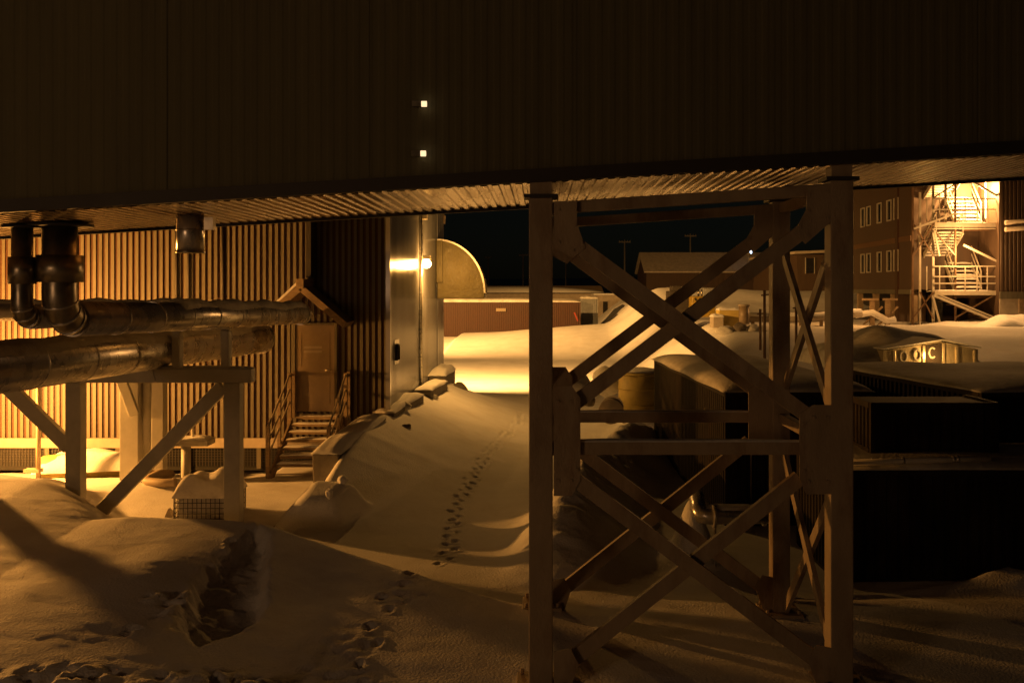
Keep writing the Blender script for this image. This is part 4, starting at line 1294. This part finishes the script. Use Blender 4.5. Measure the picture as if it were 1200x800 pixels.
# bright back wall of the stair well
t = thing('stair_well_wall', 'red-brown recessed wall behind the stair tower with a glowing lamp-lit wall return', 'wall', (20.5, 52, 2.4))
m = MB(); m.corr((18.98, 52.0, 3.9), (1, 0, 0), (0, 0, 6.3), (0, -1, 0), 4.0, .18, .02, .6, .06); m.build('wall', M['groove2'], t)
m = MB(); m.box(18.98, 23.0, 52.02, 52.4, 2.0, 10.2); m.build('wall_core', M['wing'], t)
a, b = P(1158.5, 256, 49.0), P(1170, 206, 49.0)
m = MB(); m.box(a.x, fx0 - .01, 48.9, 49.0, a.z, b.z + .6); m.build('glowing_wall_return', M['wall_pane_glow'], t)  # return wall under lamplight, its brightness put in as emission
a, b = P(1162.5, 309, 49.0), P(1167.5, 290, 49.0)
m = MB(); m.box(a.x, b.x, 48.9, 49.0, a.z, b.z); m.build('lit_wall_pane_glow', M['wall_pane_glow'], t)
a, b = P(1158.5, 340, 49.05), P(1170, 258, 49.05)
m = MB(); m.box(a.x, fx0 - .01, 49.02, 49.2, a.z, b.z); m.build('return_wall', M['wing'], t)
for px in (1072, 1083, 1086, 1100):
    a = P(px, 312, 51.9); m = MB(); m.box(a.x - .13, a.x + .1, 51.90, 51.97, a.z, a.z + .28); m.build('small_window', M['white_frame'], t)

# ------------------------------------------------------------------ stair tower
TY = 48.0
def T(px, py, Y=TY): return P(px, py, Y)
t = thing('stair_tower', 'outdoor steel stair tower with open flights and landings, glowing in lamp light', 'stairs', (20.3, TY, 2.4))
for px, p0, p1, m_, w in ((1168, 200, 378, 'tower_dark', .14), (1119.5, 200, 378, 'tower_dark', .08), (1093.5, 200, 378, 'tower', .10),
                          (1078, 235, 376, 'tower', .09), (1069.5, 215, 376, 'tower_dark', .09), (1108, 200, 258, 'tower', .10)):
    a, b = T(px, p1), T(px, p0)
    m = MB(); m.box(a.x - w / 2, a.x + w / 2, TY - w / 2, TY + w / 2, a.z - .3, b.z + .4); m.build('upright', M[m_], t)
    a, b = T(px, p1, 51.4), T(px, p0, 51.4)
    m = MB(); m.box(a.x - .05, a.x + .05, 51.35, 51.45, a.z - .3, b.z + .4); m.build('upright', M[m_], t)
# landings
for z, x0p, x1p in ((T(0, 341).z, 1094, 1168), (T(0, 261.5).z, 1094, 1168)):
    a, b = T(x0p, 0).x, T(x1p, 0).x
    m = MB(); m.box(a, b, TY - .1, TY + .9, z - .05, z); o = m.build('landing', M['tower'], t)
    m = MB(); m.box(a, b, TY - .16, TY - .102, z - .20, z + .02); m.build('edge_beam', M['tower'], o)
    m = MB(); m.box(a, b, TY + .6, TY + .66, z - .34, z - .22); m.build('edge_beam', M['tower_dark'], o)
    m = MB(); m.cap(a + .05, b - .05, TY - .08, TY + .85, z + .002, .05, 24, 8, 6); m.build('snow_cap', M['snow'], o)
for z, x0p, x1p in ((T(0, 234, 51).z, 1070, 1120), (T(0, 303, 51).z, 1070, 1120)):
    a, b = T(x0p, 0, 51).x, T(x1p, 0, 51).x
    m = MB(); m.box(a, b, 50.1, 51.3, z - .06, z); o = m.build('landing', M['tower'], t)
    m = MB(); m.box(a, b, 50.04, 50.098, z - .22, z + .02); m.build('edge_beam', M['tower'], o)
    m = MB(); m.cap(a + .05, b - .05, 50.12, 51.25, z + .002, .05, 24, 8, 7); m.build('snow_cap', M['snow'], o)


def flight(x0, x1, ya, za, yb, zb_, n):
    """treads climbing from (ya, za) to (yb, zb)"""
    for i in range(n):
        f = (i + .5) / n
        y, z = ya + (yb - ya) * f, za + (zb_ - za) * f
        m = MB(); m.box(x0, x1, y - .13, y + .13, z - .05, z); o = m.build('tread', M['tower'], t)
        m = MB(); m.cap(x0 + .02, x1 - .02, y - .13, y + .13, z + .001, .05, 8, 7, i); m.build('snow_cap', M['snow'], o)
    for x in (x0 - .03, x1 + .03):
        m = MB(); m.bar((x, ya, za - .05), (x, yb, zb_ - .05), .05, .22); m.build('stringer', M['tower'], t)
        m = MB(); m.bar((x, ya, za + .9), (x, yb, zb_ + .9), .05, .05); m.bar((x, ya, za + .5), (x, yb, zb_ + .5), .04, .04)
        m.bar((x, ya, za), (x, ya, za + .9), .05, .05, (0, 1, 0)); m.bar((x, yb, zb_), (x, yb, zb_ + .9), .05, .05, (0, 1, 0))
        m.build('handrail', M['tower'], t)


xl, xr = T(1127, 0).x, T(1157, 0).x
flight(xl, xr, TY + .75, T(0, 261).z + .1, TY + 2.3, T(0, 222, 50.3).z, 9)
flight(xl, xr, TY + .75, T(0, 341).z + .1, TY + 2.3, T(0, 297, 50.3).z, 9)
xl, xr = T(1083, 0, 50).x, T(1112, 0, 50).x
flight(xl, xr, 50.1, T(0, 234, 50.1).z + .1, TY + .4, T(0, 205).z, 9)
flight(xl, xr, 50.1, T(0, 303, 50.1).z + .1, TY + .4, T(0, 270).z, 9)
# rails of the front plane
for y0p, y1p in ((312, 312), (324, 324), (233, 233), (245.5, 245.5), (332, 332), (268, 268)):
    m = MB(); m.bar(T(1094, y0p, TY - .1), T(1168, y1p, TY - .1), .05, .055); m.build('guard_rail', M['tower'], t)
for a, b, w in (((1133, 209), (1168, 229), .10), ((1129, 287), (1168, 306), .10), ((1094, 346), (1164, 375), .12), ((1100, 345), (1168, 373), .07),
                ((1095, 270), (1101, 300), .08), ((1093, 346), (1101, 377), .09), ((1071, 268), (1120, 250), .09)):
    m = MB(); m.bar(T(*a, TY - .18), T(*b, TY - .18), .06, w, (0, 0, 1)); m.build('diagonal', M['tower'], t)
for a, b in (((1070, 300), (1094, 262)), ((1070, 262), (1094, 300)), ((1070, 372), (1094, 342)), ((1078, 342), (1094, 374)), ((1120, 300), (1094, 270)), ((1120, 372), (1168, 344)), ((1094, 232), (1120, 215))):
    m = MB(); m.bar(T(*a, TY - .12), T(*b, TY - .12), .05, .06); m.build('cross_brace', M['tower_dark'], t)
for px in (1086, 1101, 1131, 1145, 1157):
    for p0, p1 in ((233, 260), (312, 340)):
        a, b = T(px, p1, TY - .1), T(px, p0, TY - .1)
        m = MB(); m.box(a.x - .022, a.x + .022, a.y - .022, a.y + .022, a.z, b.z); m.build('baluster', M['tower'], t)
for py in (212, 238, 285, 308):
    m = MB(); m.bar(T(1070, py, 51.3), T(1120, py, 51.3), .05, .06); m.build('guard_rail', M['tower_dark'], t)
# flight from the lower landing to the snow
for i in range(7):
    f = (i + .5) / 7
    a = T(1098 + 62 * f, 347 + 27 * f)
    m = MB(); m.box(a.x - .14, a.x + .14, TY - .05, TY + .85, a.z - .05, a.z); o = m.build('tread', M['tower_dark'], t)
# snow heap at the tower foot
m = MB(); a, b = T(1148, 0, 46), T(1215, 0, 46); m.cap(a.x, b.x, 44.6, 47.3, 2.15, .62, 40, 20, 130, pw=2.2)
mesh_thing(m, 'snow_heap', M['snow'], 'bright heap of fresh snow at the foot of the stair tower', 'snow')

# ------------------------------------------------------------------ lights
SOD = (1.0, 0.42, 0.095)


def lamp(name, loc, power, col=SOD, r=.12, spot=None):
    l = bpy.data.lights.new(name, 'SPOT' if spot else 'POINT')
    l.energy = power
    l.color = col
    l.shadow_soft_size = r
    if spot:
        l.spot_size = R(spot[1])
        l.spot_blend = spot[2] if len(spot) > 2 else .5
    o = bpy.data.objects.new(name, l)
    o.location = loc
    if spot:
        o.rotation_euler = (Vector(spot[0]) - Vector(loc)).to_track_quat('-Z', 'Y').to_euler()
    COL.objects.link(o)
    return o


lamp('side_wall_lamp_light', (SX + .40, LY - .12, lz - .05), 640, (1, .45, .085), .10)
lamp('yard_lamp_light', (-5.0, 37.2, 5.4), 25000, (1, .47, .11), .12, ((0.0, 50, 0), 118, 1.0))
lamp('far_yard_light', (-17, 58, 10), 52000, (1, .47, .11), .2, ((1, 74, 0), 92, 1.0))
lamp('left_wall_light', (-12.4, 19.8, 1.95), 4200, (1, .40, .07), .10)
lamp('stair_light', (21.7, 48.3, 8.9), 2300, (1, .48, .14), .15)
lamp('stair_light_low', (20.4, 47.0, 5.9), 600, (1, .48, .14), .15)
lamp('bank_light', (14.4, 46.2, 4.9), 260, SOD, .1)
lamp('hut_eave_light', tuple(hp(1090, 418, -.35)), 28, (1, .5, .12), .05)
lamp('camera_side_light', (-11.0, -6.0, 4.6), 760, (1, .52, .22), 1.2)

# ------------------------------------------------------------------ sky
w = bpy.data.worlds.new('World')
S.world = w
w.use_nodes = True
nt = w.node_tree
sky = nt.nodes.new('ShaderNodeTexSky')
sky.sky_type = 'NISHITA'
sky.sun_disc = False
sky.sun_elevation = R(12)
sky.sun_rotation = R(200)
nt.links.new(sky.outputs['Color'], nt.nodes['Background'].inputs['Color'])
nt.nodes['Background'].inputs['Strength'].default_value = 0.0004

# ------------------------------------------------------------------ camera and render settings
cam = bpy.data.cameras.new('camera')
cam.sensor_width = 36
cam.lens = 36 * F / 1200
cam.shift_x = (600 - VX) / 1200
cam.shift_y = -(400 - VY) / 1200
cam.clip_end = 3000
co = bpy.data.objects.new('camera', cam)
co.location = (0, 0, ZC)
co.rotation_euler = (R(90), 0, 0)
COL.objects.link(co)
S.camera = co
S.view_settings.view_transform = 'Standard'
S.view_settings.look = 'None'
S.view_settings.exposure = 0
S.view_settings.gamma = 1
S.view_settings.use_curve_mapping = False
S.cycles.use_denoising = True
S.cycles.max_bounces = 6
S.cycles.sample_clamp_indirect = 3
S.cycles.caustics_reflective = False
S.cycles.caustics_refractive = False
